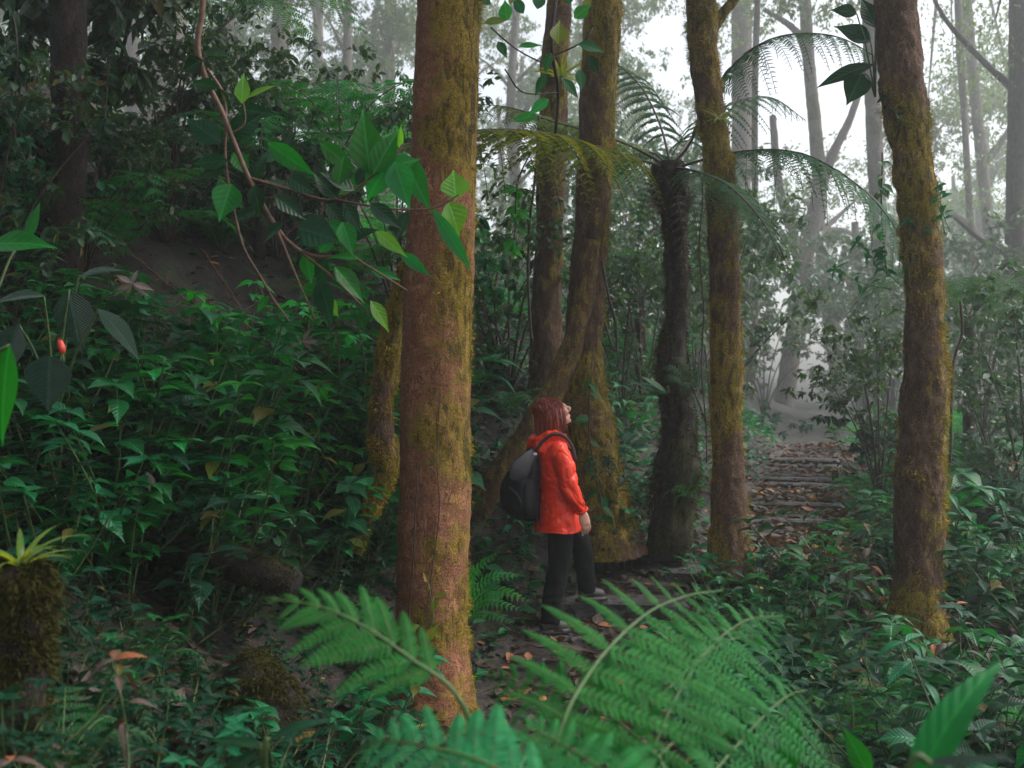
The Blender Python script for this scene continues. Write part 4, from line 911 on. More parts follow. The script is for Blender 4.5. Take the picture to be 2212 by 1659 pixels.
# ground cover nobody could count
def cover(name, n, fx, ml, size, label, tpl=T_MID):
    x, y = fx(n); z = H(x, y) + rng.uniform(0.0, .10 if size[0] < .05 else .3, len(x)) * (.4 + noise(np.stack([x, y, x * 0], -1), 1.5, 4).clip(0)); mb = MB()
    d = rdirs(len(x), -.2, .7); L = rng.uniform(*size, len(x))
    mb.leaves(tpl, np.stack([x, y, z], -1), d, np.array([0, 0, 1.0]) + rng.normal(0, .4, (len(x), 3)), L, L * rng.uniform(.35, .6, len(x)), fold=.2, droop=rng.uniform(0, .5, len(x)))
    return tag(mb.build(name, M[ml]), label, None, None, 'stuff')
def off_trail(x, y):
    k = (np.abs(x - path_x(y)) > .6) & ~((np.abs(x + .35) < .9) & False)
    return x[k], y[k]
def fxc(n):
    d = rng.uniform(3.0, 14, n); px_ = rng.uniform(-900, 3100, n); x = (px_ - 1105) * K * d
    # leave the steep bank bare
    py_ = 829.5 - (H(x, d) - CAMZ) / (K * d)
    k = ~((px_ > 220) & (px_ < 790) & (py_ > 520) & (py_ < 790) & (rng.random(n) < .85))
    return off_trail(x[k], d[k])
cover('ground_cover', 30000, fxc, 'dark', (.03, .09), 'carpet of small dark green leaves over the forest floor')
def fxm(n):
    d = rng.uniform(6, 24, n); px_ = rng.uniform(900, 3200, n); return off_trail((px_ - 1105) * K * d, d)
cover('undergrowth', 22000, fxm, 'leaf', (.06, .15), 'tangled small green leaves under the trees')

# ------------------------------------------------------------------ big leaves at the left
def big_leaf_plant(name, label, base, specs, ml, cat='plant'):
    root = thing(name, label, cat, P(*base))
    st = MB(); b0 = P(*base)
    for (x, y, d, a, l, w, dep, up, drp, tpl) in specs:
        p = P(x, y, d); st.tube(catmull([b0, (b0 + p) / 2 + [0, 0, .06], p], 10), np.linspace(.008, .005, 10), 6)
        mb = MB(); L = l * K * d; aa = R(a)
        mb.leaves(tpl, p[None], np.array([math.cos(aa), dep, math.sin(aa)]), np.array(up, float), L, L * w, fold=.18, droop=drp)
        mb.build('leaf', M[ml], root)
    st.build('stem', M['stem'], root)
    return root
big_leaf_plant('large_leaved_plant', 'plant with big grey-green drooping leaves above the red flower bud', (120, 900, 5.2),
    [(212, 668, 5.1, -40, 145, .36, -.15, (.3, -.7, 1), .25, T_LANCE), (150, 625, 5.2, -82, 150, .55, .1, (.2, -1, .3), .12, T_OVATE), (110, 770, 5.0, -95, 125, .85, 0, (0, -1, .3), .1, T_HEART), (95, 640, 5.1, 175, 120, .4, -.2, (0, -.6, 1), .3, T_LANCE), (40, 700, 5.1, -110, 130, .5, 0, (.2, -1, .5), .2, T_OVATE), (170, 600, 5.3, 25, 100, .35, 0, (0, -.6, 1), .3, T_LANCE)], 'grey_leaf')
big_leaf_plant('large_leaved_plant', 'broad blurred green leaf hanging at the left picture edge', (-60, 900, 3.3), [(20, 745, 3.3, -98, 230, .36, 0, (-.3, -1, .1), .1, T_OVATE)], 'branch_green')
big_leaf_plant('large_leaved_plant', 'wide wavy leaf with a glinting tip beside the dark upper left trunk', (-10, 640, 5.0), [(-20, 530, 5.0, 8, 150, .5, -.2, (-.1, -.8, .8), .25, T_OVATE), (60, 520, 5.2, 75, 90, .3, 0, (0, -1, .2), .1, T_LANCE)], 'branch_green')
bud = thing('flower_bud', 'small red flower bud on a dark stalk at far left', 'flower', P(140, 800, 5.0))
mb = MB(); c = pf([(135, 765, 5.0), (134, 755, 5.0), (132, 746, 5.0), (129, 738, 5.0), (127, 734, 5.0)]); mb.tube(catmull(c, 14), np.array([.004, .010, .015, .017, .018, .018, .017, .016, .015, .013, .011, .009, .006, .002]), 8)
for i in range(9):
    a = i * 2.4; mb.leaves(T_OVATE, (c[1] + (c[3] - c[1]) * i / 9)[None], np.array([math.cos(a) * .5, math.sin(a) * .5, 1.0]), np.array([math.cos(a), math.sin(a), .2]), .03, .02, droop=.3)
M['bud'] = rough_mat('red_bud', (.55, .04, .03), (.75, .10, .07), 30, .35, .2, .002); mb.build('bud', M['bud'], bud)
mb = MB(); mb.tube(catmull(pf([(150, 860, 5.05), (142, 810, 5.02), (135, 765, 5.0)]), 8), .004, 6); mb.build('stalk', M['stem'], bud)
# dead leaf clusters
def dead_cluster(label, px, py, d, specs, ml):
    root = thing('dead_leaf', label, 'leaf', P(px, py, d))
    mb = MB()
    for a, l in specs:
        mb.leaves(T_LANCE, P(px, py, d)[None], np.array([math.cos(R(a)), rng.uniform(-.3, .1), math.sin(R(a))]), np.array([0, -1, .4]), l * K * d, l * K * d * .32, fold=.3, droop=rng.uniform(.1, .3))
    mb.build('blade', M[ml], root)
dead_cluster('pale star-shaped dead leaf caught on twigs over the dark bank', 286, 612, 6.6, [(70, 34), (-15, 50), (-35, 46), (150, 40), (205, 55), (240, 40)], 'pale_dead')
dead_cluster('grey curled dead leaf lying on the bare bank left of the thick trunk', 655, 738, 7.6, [(60, 34), (0, 40), (-40, 32), (200, 36)], 'pale_dead')
dead_cluster('hanging withered leaf cluster low among the left bank plants', 318, 1020, 5.5, [(-80, 46), (-60, 40), (-100, 38)], 'pale_dead')

# blades close to the lens, lower right and bottom left
big_leaf_plant('blade_leaved_plant', 'big blurred arching blade in the lower right corner', (1990, 1900, 1.75), [(1985, 1690, 1.75, 66, 360, .25, .1, (-.75, -.75, .35), .50, T_BLADE)], 'branch_green')
big_leaf_plant('blade_leaved_plant', 'grey-green blurred blade pointing right under the big arching blade', (1930, 1800, 1.7), [(2010, 1650, 1.7, 8, 190, .16, 0, (0, -.5, 1), .12, T_BLADE)], 'grey_leaf')
big_leaf_plant('blade_leaved_plant', 'upright green blade at the bottom edge right of the foreground ferns', (1690, 1850, 2.9), [(1690, 1690, 2.9, 78, 170, .34, 0, (.2, -1, .2), .08, T_LANCE), (1880, 1680, 3.0, 118, 120, .4, 0, (-.2, -1, .2), .1, T_LANCE)], 'branch_green')
big_leaf_plant('blade_leaved_plant', 'blurred plant with long arching leaves at the bottom edge left of the thick trunk', (570, 1720, 2.5), [(572, 1612, 2.5, 168, 130, .2, 0, (0, -.6, 1), .15, T_LANCE), (580, 1600, 2.5, 32, 150, .2, 0, (0, -.6, 1), .35, T_LANCE), (560, 1620, 2.5, 212, 150, .3, -.2, (0, -.6, 1), .2, T_LANCE), (575, 1610, 2.5, -80, 60, .2, 0, (0, -1, .3), .1, T_LANCE)], 'branch_dark')
put('rosette', 800, 1560, .9, GL, label='rosette of dark ribbed leaves left of the thick trunk\'s foot at bottom')
put('rosette', 745, 1640, .9, GL, label='glossy ribbed rosette at the bottom edge below the fern frond')
put('rosette', 1915, 1500, 1.0, GRt, label='rosette of ribbed leaves left of the big arching blade')

# ------------------------------------------------------------------ log, stumps, leaning stem, vines, twigs
def mossy_piece(name, label, rows, d, barkm, seed, fzn, fm_, cat, part='bark', bump=.12, mb_=.6, sides=24):
    pts, rad = px_trunk(rows, d); root = thing(name, label, cat, pts[0])
    S, dirs, ms = trunk_surface(pts, rad, sides, .025, seed, bump, None, 1.3, mb_)
    mb = MB(); surf_to_mb(mb, S, ms); mb.build(part, M[barkm], root)
    if fzn: fuzz(S, dirs, ms, fzn, .2, (.008, .032), .0025, 1, 3).build('moss', M[fm_], root, smooth=False)
    return root
mossy_piece('fallen_log', 'rotting log lying across the left bank among the leaves', [(640, 1262, 60), (560, 1235, 72), (470, 1208, 76), (380, 1188, 70), (290, 1168, 56)], [5.5, 5.55, 5.6, 5.7, 5.8], 'bark_dark', 7, 3500, 'moss_dark', 'log')
mossy_piece('mossy_stump', 'low round stump thick with moss near the bottom left of the thick trunk', [(575, 1425, 24), (568, 1434, 80), (558, 1462, 130), (552, 1510, 190), (540, 1570, 270), (535, 1680, 360)], 5.05, 'bark_dark', 9, 20000, 'moss_dark', 'stump', bump=.2)
mossy_piece('mossy_stump', 'tall dark mossy stump at the left picture edge under a bromeliad', [(40, 1225, 90), (40, 1245, 150), (30, 1330, 170), (22, 1450, 150), (15, 1650, 160), (15, 1900, 190)], 3.2, 'bark_dark', 12, 22000, 'moss_dark', 'stump', bump=.2)
brm = rosette_proto('bromeliad', 'lime', T_BLADE, 18, (.16, .30), .11, .5, .03, .9)
place(brm, P(45, 1232, 3.2), .4, .8, 'yellow-green bromeliad growing on top of the stump at left edge', 'plant')
mossy_piece('leaning_tree', 'thin leaning mossy stem just left of the thick trunk', [(905, 520, 30), (880, 600, 38), (852, 690, 50), (838, 780, 56), (822, 880, 52), (826, 960, 66), (836, 1010, 48), (812, 1080, 34), (784, 1150, 22), (770, 1190, 16)], [6.7, 6.8, 6.9, 7, 7, 7, 6.95, 6.9, 6.85, 6.8], 'bark_brown', 15, 9000, 'moss', 'tree', part='trunk', bump=.2, mb_=.65)
# vines
def vine(label, pts, r, leaves=0, ml='leaf'):
    root = thing('hanging_vine', label, 'vine', P(*pts[0]))
    c = catmull(pf(pts), 40); c = c + np.stack([noise(c, 2.2, 3) * .03, noise(c, 2.2, 5) * .03, np.zeros(40)], -1)
    mb = MB(); mb.tube(c, r, 6); mb.build('stem', M['dark_twig'], root)
    if leaves:
        lf = MB(); i = rng.integers(2, 39, leaves); d = rdirs(leaves, -.8, .2) + [0, -.3, -.3]; L = rng.uniform(.08, .15, leaves)
        lf.leaves(T_OVATE, c[i], d, np.array([0, -.5, .8]) + rng.normal(0, .3, (leaves, 3)), L, L * .5, fold=.2, droop=.25); lf.build('foliage', M[ml], root)
vine('thin bare vine hanging straight down left of the slim mossy trunk', [(1168, 250, 9.6), (1158, 380, 9.6), (1146, 500, 9.6), (1142, 620, 9.6), (1148, 740, 9.6)], .012)
vine('thin dark vine hanging left of the straight mossy trunk', [(1508, 380, 8.3), (1513, 560, 8.3), (1516, 720, 8.3), (1520, 860, 8.3), (1524, 1000, 8.3)], .006)
vine('curling bare vine right of the buttressed trunk', [(1300, 560, 8.8), (1318, 640, 8.7), (1334, 700, 8.7), (1330, 760, 8.7), (1310, 700, 8.75)], .010)
vine('bent bare vine rising right of the big leaning trunk', [(2050, 1000, 7.6), (2052, 880, 7.6), (2062, 780, 7.6), (2080, 720, 7.6), (2076, 650, 7.6)], .010)
vine('leafy creeper dangling in the mist left of the big leaning trunk', [(1905, 330, 8.4), (1898, 420, 8.4), (1908, 520, 8.4), (1914, 600, 8.4)], .006, 26)
vine('leafy creeper with small dangling leaves right of the thick trunk', [(1150, 330, 7.5), (1120, 400, 7.5), (1110, 500, 7.5), (1100, 560, 7.5)], .005, 22, 'bright')
vine('creeper with broad leaves climbing the buttressed trunk behind the hiker\'s head', [(1290, 780, 8.5), (1270, 860, 8.45), (1266, 940, 8.45), (1290, 1040, 8.4), (1300, 1120, 8.35)], .005, 20)
vine('leafy shoot hanging over the dark upper left trunk', [(235, -60, 7.2), (250, 40, 7.2), (240, 130, 7.2), (238, 230, 7.2), (232, 290, 7.2)], .006, 34, 'dark')
vine('dark leafy shoot at the very top left corner', [(-30, -80, 6.4), (20, 20, 6.4), (30, 120, 6.4), (20, 210, 6.4), (-10, 260, 6.4)], .006, 40, 'dark')
vine('dangling leafy shoot on the left side of the dark upper left trunk', [(100, 100, 7.3), (70, 190, 7.2), (40, 280, 7.2), (70, 360, 7.2)], .006, 18, 'dark')
vine('thin root clinging down the left part of the thick trunk', [(905, 1000, 5.99), (900, 1120, 5.98), (896, 1240, 5.98), (890, 1360, 5.97), (884, 1500, 5.95)], .004)
vine('thin crooked root clinging to the middle of the thick trunk', [(950, 860, 5.975), (946, 990, 5.97), (952, 1100, 5.97), (940, 1220, 5.96), (930, 1360, 5.95)], .003)
sp = thing('climbing_plant', 'small yellow-green sprig clinging low on the thick trunk', 'plant', P(925, 1400, 5.9))
mb = MB(); mb.tube(catmull(pf([(930, 1480, 5.9), (920, 1400, 5.93), (935, 1330, 5.95), (925, 1260, 5.95)]), 16), .003, 5); mb.build('stem', M['stem'], sp); mb = MB()
for x, y, a, l in [(920, 1385, 60, 50), (905, 1350, 200, 30), (935, 1320, 80, 36), (925, 1420, -60, 40), (940, 1290, 30, 30), (915, 1440, 230, 42), (925, 1260, 110, 28), (930, 1360, -30, 30)]:
    L = l * K * 5.9; mb.leaves(T_LANCE, P(x, y, 5.88)[None], np.array([math.cos(R(a)), -.4, math.sin(R(a))]), np.array([rng.normal(0, .3), -1, .5]), L, L * .4, fold=.2, droop=.3)
mb.build('foliage', M['lime'], sp)
# big-leaved climber at the top, right of the thick trunk
cl = thing('climbing_plant', 'climber with large light green leaves at the top right of the thick trunk', 'plant', P(1200, 300, 8.2))
mb = MB(); mb.tube(catmull(pf([(1195, 330, 8.9), (1205, 200, 8.4), (1190, 90, 8.0), (1210, -60, 8)]), 20), .014, 7)
for a, b, c_ in ([(1200, 150, 8.2), (1120, 110, 7.6), (1060, 60, 7.4)], [(1198, 120, 8.2), (1260, 90, 7.8), (1280, 60, 7.8)], [(1205, 200, 8.4), (1130, 200, 7.8), (1090, 150, 7.6)]):
    mb.tube(catmull(pf([a, b, c_]), 10), .006, 5)
mb.build('stem', M['dark_twig'], cl)
for x, y, a, l, w, m_ in [(1205, 95, 85, 56, .75, 'lime'), (1250, 95, -15, 60, .5, 'leaf'), (1240, 40, 40, 50, .6, 'bright'), (1095, 45, 100, 50, .7, 'bright'), (1045, 50, 10, 60, .35, 'lime'), (1120, 100, 5, 55, .3, 'bright'), (1190, 115, 250, 50, .6, 'leaf'), (1260, 20, 60, 40, .5, 'lime'), (1160, 20, 80, 50, .6, 'leaf'), (1180, 160, 240, 60, .4, 'leaf'), (1215, 170, -50, 60, .4, 'leaf'), (1185, 215, 215, 60, .5, 'bright'),
                         (1130, 30, 120, 50, .5, 'leaf'), (1075, 90, -60, 45, .5, 'leaf'), (1230, 10, 100, 50, .55, 'leaf'), (1270, 120, -60, 50, .5, 'dark'), (1160, 250, 190, 62, .45, 'bright'), (1100, 10, 60, 45, .5, 'lime'), (1060, 10, 150, 40, .5, 'leaf'), (1250, 150, -80, 50, .5, 'leaf')]:
    mb = MB(); L = l * K * 7.8; mb.leaves(T_OVATE, P(x, y, 7.8 + rng.uniform(-.2, .2))[None], np.array([math.cos(R(a)), -.1, math.sin(R(a))]), np.array([rng.normal(0, .3), -1, .4]), L, L * w, fold=.2, droop=.15); mb.build('leaf', M[m_], cl)
# large leaves in the mist left of the big trunk
big_leaf_plant('large_leaved_plant', 'perched plant with large dark leaves high on the big leaning trunk\'s left side', (1890, 210, 7.6),
    [(1880, 90, 7.6, 150, 90, .55, 0, (0, -1, .3), .2, T_OVATE), (1885, 140, 7.6, 195, 130, .3, 0, (0, -1, .6), .2, T_LANCE), (1860, 160, 7.6, 245, 75, .8, 0, (0, -1, .2), .1, T_HEART), (1890, 60, 7.6, 110, 80, .6, 0, (0, -1, .3), .2, T_OVATE), (1850, 30, 7.6, 165, 60, .6, 0, (0, -1, .3), .2, T_OVATE), (1895, 30, 7.6, 60, 80, .5, 0, (.2, -1, .3), .2, T_OVATE)], 'dark')
big_leaf_plant('large_leaved_plant', 'strap-leaved plant perched on the dark tree fern at the hiker\'s head height', (1440, 850, 8.6),
    [(1440, 850, 8.6, 158, 85, .24, -.1, (0, -.7, 1), .1, T_LANCE), (1440, 850, 8.6, 140, 70, .26, -.1, (0, -.7, 1), .15, T_LANCE), (1445, 850, 8.6, 172, 60, .22, -.1, (0, -.7, 1), .3, T_LANCE)], 'leaf')
# twigs on the bare bank
tw = [([(270, 560), (380, 640), (450, 720), (480, 780)], 'long reddish twig running down the bare bank beside the star-shaped leaf'), ([(440, 560), (500, 640), (540, 720), (560, 800)], 'thin brown twig in the middle of the bare bank'),
      ([(560, 620), (590, 700), (610, 760)], 'short brown twig on the bare bank below the hanging branch'), ([(230, 600), (330, 690), (420, 760)], 'crooked twig low on the bare bank at left'), ([(690, 640), (700, 720), (720, 790)], 'dark twig on the bank close to the thick trunk'), ([(540, 740), (545, 800), (560, 850)], 'reddish twig standing among bright leaves under the bank')]
for pts, lb in tw:
    pp = [G(a, b) + np.array([0, -.12, .06]) for a, b in pts]; mb = MB(); c = catmull(pp, 24); c += rng.normal(0, .006, c.shape)
    mb.tube(c, np.linspace(.009, .004, 24), 6)
    for k in (8, 14, 19): mb.tube(catmull([c[k], c[k] + rng.normal(0, .08, 3), c[k] + rng.normal(0, .15, 3) + [0, 0, .05]], 6), np.linspace(.004, .002, 6), 5)
    tag(mb.build('twig', M['twig']), lb, 'twig', 'twigs on the bare bank')
# fallen sticks lower right
for k, (a, b, lb) in enumerate([((1690, 1420), (1860, 1520), 'long fallen stick slanting left of the big leaning trunk\'s foot'), ((1800, 1350), (1760, 1480), 'short fallen stick beside the foreground fern tips'), ((1930, 1410), (2040, 1470), 'brown fallen stick below the big leaning trunk\'s foot'), ((1870, 1380), (1840, 1560), 'thin stick standing up from the litter at lower right'), ((2070, 1480), (2180, 1560), 'pale curved stick right of the big arching blade')]):
    p0, p1 = G(*a) + [0, -.05, .05], G(*b) + [0, -.05, .07]; mb = MB()
    c = catmull([p0, (p0 + p1) / 2 + [0, 0, .08], p1], 20); c += rng.normal(0, .006, c.shape); mb.tube(c, np.linspace(.012, .006, 20), 7)
    tag(mb.build('stick', M['twig']), lb, 'stick', 'fallen sticks at lower right')

# ------------------------------------------------------------------ hiker
def evald(mb, name, voxel, smooth=3):
    o = mb.build('tmp_' + name, M['soil']); o.data.materials.clear()
    rm_ = o.modifiers.new('r', 'REMESH'); rm_.mode = 'VOXEL'; rm_.voxel_size = voxel; rm_.use_smooth_shade = True
    if smooth: s = o.modifiers.new('s', 'SMOOTH'); s.iterations = smooth; s.factor = .5
    bpy.context.view_layer.update(); dg = bpy.context.evaluated_depsgraph_get()
    me = bpy.data.meshes.new_from_object(o.evaluated_get(dg)); bpy.data.objects.remove(o); me.name = name
    return me
def me_np(me):
    v = np.zeros(len(me.vertices) * 3, np.float32); me.vertices.foreach_get('co', v); n = np.zeros_like(v); me.vertices.foreach_get('normal', n)
    return v.reshape(-1, 3).astype(float), n.reshape(-1, 3).astype(float)
def ellip(mb, c, r, axes=None, nu=20, nv=14):
    th = np.linspace(0, 2 * np.pi, nu, endpoint=False); ph = np.linspace(.08, np.pi - .08, nv)
    V = np.stack([np.outer(np.sin(ph), np.cos(th)), np.outer(np.sin(ph), np.sin(th)), np.repeat(np.cos(ph)[:, None], nu, 1)], -1).reshape(-1, 3) * np.asarray(r)
    if axes is not None: V = V @ np.asarray(axes)
    i = np.arange(nu * nv).reshape(nv, nu); a, b = i[:-1], i[1:]
    q = np.stack([a, b, np.roll(b, -1, 1), np.roll(a, -1, 1)], -1).reshape(-1, 4)
    mb.raw(V + np.asarray(c), [q, i[0][None], i[-1][::-1][None]])
def loft(mb, rows, nu=28):
    rows = np.asarray(rows, float); n = (len(rows) - 1) * 4 + 1; r = catmull(rows, n)   # x, y, z, rx, ry
    th = np.linspace(0, 2 * np.pi, nu, endpoint=False)
    V = np.stack([r[:, 0:1] + r[:, 3:4] * np.cos(th), r[:, 1:2] + r[:, 4:5] * np.sin(th), np.repeat(r[:, 2:3], nu, 1)], -1)
    i = np.arange(n * nu).reshape(n, nu); a, b = i[:-1], i[1:]
    q = np.stack([a, np.roll(a, -1, 1), np.roll(b, -1, 1), b], -1).reshape(-1, 4)
    if r[-1, 2] < r[0, 2]: q = q[:, ::-1]
    mb.raw(V.reshape(-1, 3), [q, i[0][None], i[-1][None]])

def cloth_mat(name, ca, cb, rough, scale=60, bump=.25, spec=.4):
    return rough_mat(name, ca, cb, scale, rough, bump, .004, spec=spec)
M['jacket'] = cloth_mat('orange_red_rain_jacket', (.72, .030, .008), (.92, .052, .014), .4, 14, .25)
M['trousers'] = cloth_mat('black_trousers', (.006, .006, .0065), (.012, .012, .013), .8, 120, .3, .1)
M['pack'] = cloth_mat('black_backpack_nylon', (.005, .0045, .006), (.011, .010, .013), .6, 90, .3, .2)
M['pack_grey'] = cloth_mat('dark_grey_flap', (.014, .013, .017), (.024, .022, .028), .5, 90, .2)
M['strap'] = cloth_mat('maroon_black_strap', (.035, .012, .014), (.06, .02, .022), .6, 90, .2)
M['boot'] = cloth_mat('muddy_black_boot', (.02, .018, .016), (.05, .045, .04), .55, 40, .4)
M['white'] = cloth_mat('white_cord', (.7, .7, .72), (.8, .8, .8), .5, 40, .1)
M['hair'] = rough_mat('auburn_hair', (.10, .014, .009), (.36, .055, .028), 40, .36, .3, .004, stretch=(1, 1, .15))
def hair_mat():
    m, nt, out = mat('auburn_hair_strands'); g = N(nt, 'ShaderNodeNewGeometry')
    col = mixc(nt, g.outputs['Random Per Island'], (.05, .007, .005), (.42, .075, .035))
    pb = N(nt, 'ShaderNodeBsdfPrincipled', Roughness=.35); nt.links.new(col, pb.inputs['Base Color']); nt.links.new(pb.outputs[0], out.inputs[0]); return m
M['hair'] = hair_mat()
M['skin'] = rough_mat('skin', (.48, .24, .17), (.58, .31, .23), 30, .5, .1, .002)

per = thing('person', 'red-haired hiker in an orange-red rain jacket and black trousers looking up on the steps', 'person')
th_ = R(27); fh = np.array([math.cos(th_), 0, math.sin(th_)]); uh = np.array([-math.sin(th_), 0, math.cos(th_)]); sh_ = np.array([0, 1.0, 0])
AX = np.stack([fh, sh_, uh]); hc = np.array([.020, 0, 1.535])
mb = MB()
ellip(mb, hc, (.092, .072, .105), AX); ellip(mb, hc - uh * .062 + fh * .035, (.055, .055, .052), AX)          # skull, jaw
ellip(mb, hc - uh * .098 + fh * .068, (.022, .024, .018), AX)                                                    # chin
mb.tube(catmull([hc + fh * .078 + uh * .022, hc + fh * .100 - uh * .005, hc + fh * .116 - uh * .026, hc + fh * .092 - uh * .036], 10), np.array([.008, .010, .011, .012, .013, .014, .0135, .013, .012, .010]), 8)
for s in (-1, 1):
    ellip(mb, hc + fh * .086 + uh * .012 + sh_ * s * .03, (.010, .013, .009), AX, 10, 8)                         # eyelids
    ellip(mb, hc + fh * .078 + uh * .030 + sh_ * s * .03, (.012, .022, .008), AX, 10, 8)                         # brows
    ellip(mb, hc + fh * .062 - uh * .025 + sh_ * s * .035, (.028, .026, .028), AX, 12, 8)                        # cheeks
    ellip(mb, hc - fh * .005 - uh * .005 + sh_ * s * .074, (.018, .008, .030), AX, 10, 8)                        # ears
ellip(mb, hc + fh * .088 - uh * .060, (.012, .022, .006), AX, 10, 8); ellip(mb, hc + fh * .086 - uh * .071, (.012, .020, .007), AX, 10, 8)   # lips
mb.tube(np.array([[-.02, 0, 1.30], [-.012, 0, 1.40], [.0, 0, 1.49]]), [.062, .054, .056], 16)
loft(mb, [(.04, 0, .82, .10, .15), (.03, 0, 1.0, .09, .14), (.01, 0, 1.2, .095, .155), (0, 0, 1.32, .06, .10)])
for s in (-1, 1):
    sx = 0 if s < 0 else .05
    mb.tube(catmull([(.0, s * .13, 1.28), (.03 + sx, s * .205, 1.15), (.06 + sx, s * .222, 1.03), (.115 + sx, s * .218, .92), (.150 + sx, s * .212, .845)], 16), np.linspace(.045, .026, 16), 12)
    w0 = np.array([.150 + sx, s * .212, .845])
    # palm, four fingers of different lengths, thumb from the palm's side
    mb.tube(catmull([w0 + [0, 0, .01], w0 + [.010, 0, -.03], w0 + [.020, 0, -.078]], 8), np.array([.024, .030, .036, .039, .040, .040, .039, .036]), 14, squash=.45)
    for fx_, ln in ((.030, .072), (.011, .082), (-.008, .076), (-.026, .060)):
        b0 = w0 + [.019 + fx_, 0, -.070]
        mb.tube(catmull([b0, b0 + [.006, 0, -ln * .45], b0 + [.004, -s * .012, -ln * .75], b0 + [-.003, -s * .026, -ln * .95]], 10), np.linspace(.0098, .0072, 10), 8)
    t0_ = w0 + [.030, -s * .004, -.028]
    mb.tube(catmull([t0_, t0_ + [.022, -s * .010, -.026], t0_ + [.026, -s * .018, -.058]], 8), np.linspace(.012, .0085, 8), 8)
    lx = [(.02, .86), (.02, .48), (-.055, .10)] if s < 0 else [(.05, .86), (.26, .58), (.315, .27)]
    mb.tube(catmull([(lx[0][0], s * .085, lx[0][1]), (lx[1][0], s * .095, lx[1][1]), (lx[2][0], s * .10, lx[2][1])], 14), np.linspace(.075, .036, 14), 12)
link('body', evald(mb, 'body', .005, 2), per).data.materials.append(M['skin'])
# eyes and hair
mb = MB()
ellip(mb, hc - fh * .030 + uh * .014, (.106, .094, .118), AX)
ellip(mb, hc - fh * .050 - uh * .05 - np.array([0, 0, .02]), (.080, .092, .10), AX)
cap = evald(mb, 'haircap', .006, 3)
v, nrm = me_np(cap); v = v + nrm * (.005 * noise(v * [1, 1, .25], 40, 3) - .004)[:, None]
hb = MB(); tri = [np.array([p.vertices[:] for p in cap.polygons if len(p.vertices) == 4])]
hb.raw(v, tri)
for i in range(1300):
    ph = rng.uniform(-math.pi, math.pi)
    if abs(ph) < .9: continue
    dirp = fh * math.cos(ph) + sh_ * math.sin(ph) * .9
    sp_ = rng.normal(0, .030, 3) * np.array([1, 1, 0]); top = hc + uh * rng.uniform(.122, .134) - fh * .02 + sp_ - np.array([0, 0, 7 * (sp_ ** 2).sum()])
    rr = .116 + rng.normal(0, .004)
    mid = hc - fh * .014 + dirp * rr + uh * .03
    low = hc - fh * .016 + dirp * (rr + .006) - np.array([0, 0, .085])
    end = hc - fh * .012 + dirp * (rr + rng.uniform(-.026, .026)) * np.array([.92, .95, 1]) - np.array([0, 0, rng.uniform(.115, .20)])
    c = catmull([top, (top + mid) / 2 + dirp * .030 + uh * .016, mid, low, end], 14)
    c[3:] += np.stack([noise(c[3:], 8, i % 9), noise(c[3:], 8, i % 9 + 20), np.zeros(11)], -1) * .010
    hb.tube(c, np.concatenate([np.full(8, rng.uniform(.0022, .0036)), np.linspace(.003, .0008, 6)]), 3)
hb.build('hair', M['hair'], per)
eb = MB()
for s in (-1, 1): ellip(eb, hc + fh * .0915 + uh * .012 + sh_ * s * .03, (.006, .008, .005), AX, 10, 8)
M['eye'] = rough_mat('dark_eye', (.02, .012, .01), (.03, .02, .015), 20, .15, 0, .001); eb.build('eyes', M['eye'], per)
# jacket
mb = MB()
loft(mb, [(.045, 0, .705, .172, .215), (.042, 0, .80, .168, .212), (.032, 0, .95, .152, .200), (.022, 0, 1.10, .148, .198), (.008, 0, 1.22, .140, .192), (.0, 0, 1.295, .112, .165), (-.004, 0, 1.345, .085, .105), (-.004, 0, 1.385, .075, .085)])
for s in (-1, 1):
    sx = 0 if s < 0 else .05
    mb.tube(catmull([(.0, s * .120, 1.285), (.012 + sx * .3, s * .185, 1.22), (.032 + sx, s * .222, 1.12), (.055 + sx, s * .236, 1.02), (.105 + sx, s * .228, .93), (.148 + sx, s * .216, .858)], 22),
            np.concatenate([np.linspace(.070, .078, 7), np.linspace(.078, .066, 9), np.linspace(.064, .040, 6)]), 18)
hoodc = [(.075, -.07, 1.365), (.02, -.095, 1.385), (-.06, -.105, 1.378), (-.125, -.06, 1.352), (-.140, 0, 1.34), (-.125, .06, 1.352), (-.06, .105, 1.378), (.02, .095, 1.385), (.075, .07, 1.365)]
mb.tube(catmull(hoodc, 40), .034 + .006 * np.sin(np.linspace(0, 9, 40)), 14)
ellip(mb, (-.115, 0, 1.295), (.062, .125, .075)); ellip(mb, (-.07, 0, 1.34), (.08, .11, .05))
jm = evald(mb, 'jacket', .0065, 2)
v, nrm = me_np(jm)
rid = lambda p, f, sd: 1 - np.abs(noise(p, f, sd)) * 2
arm = np.clip((np.abs(v[:, 1]) - .17) / .05, 0, 1)
def crease(p, f, sd, k=6): return (1 - np.abs(noise(p, f, sd))) ** k
dg_ = v @ np.array([[.7, 0, .7], [0, 1, 0], [-.7, 0, .7]])
dis = .012 * noise(v * [1, 1, .45], 7, 1) - .009 * crease(dg_ * [1.0, .8, .35], 8, 4, 12) - .006 * crease(dg_ * [.4, .8, 1.2], 13, 2, 12) * (1 + arm) + .010 * arm * noise(dg_ * [.5, .6, 1.6], 13, 8) - .004 * crease(dg_ * [1.4, .9, .5], 20, 7, 12) + .002 * noise(v, 50, 6)
dis += .010 * rid(v, 12, 8) * np.clip((v[:, 2] - 1.27) / .05, 0, 1)
v2 = v + nrm * dis[:, None]; v2 += nrm * -.006
jm.vertices.foreach_set('co', v2.astype(np.float32).ravel()); jm.update()
jk = link('jacket', jm, per); jm.materials.append(M['jacket'])
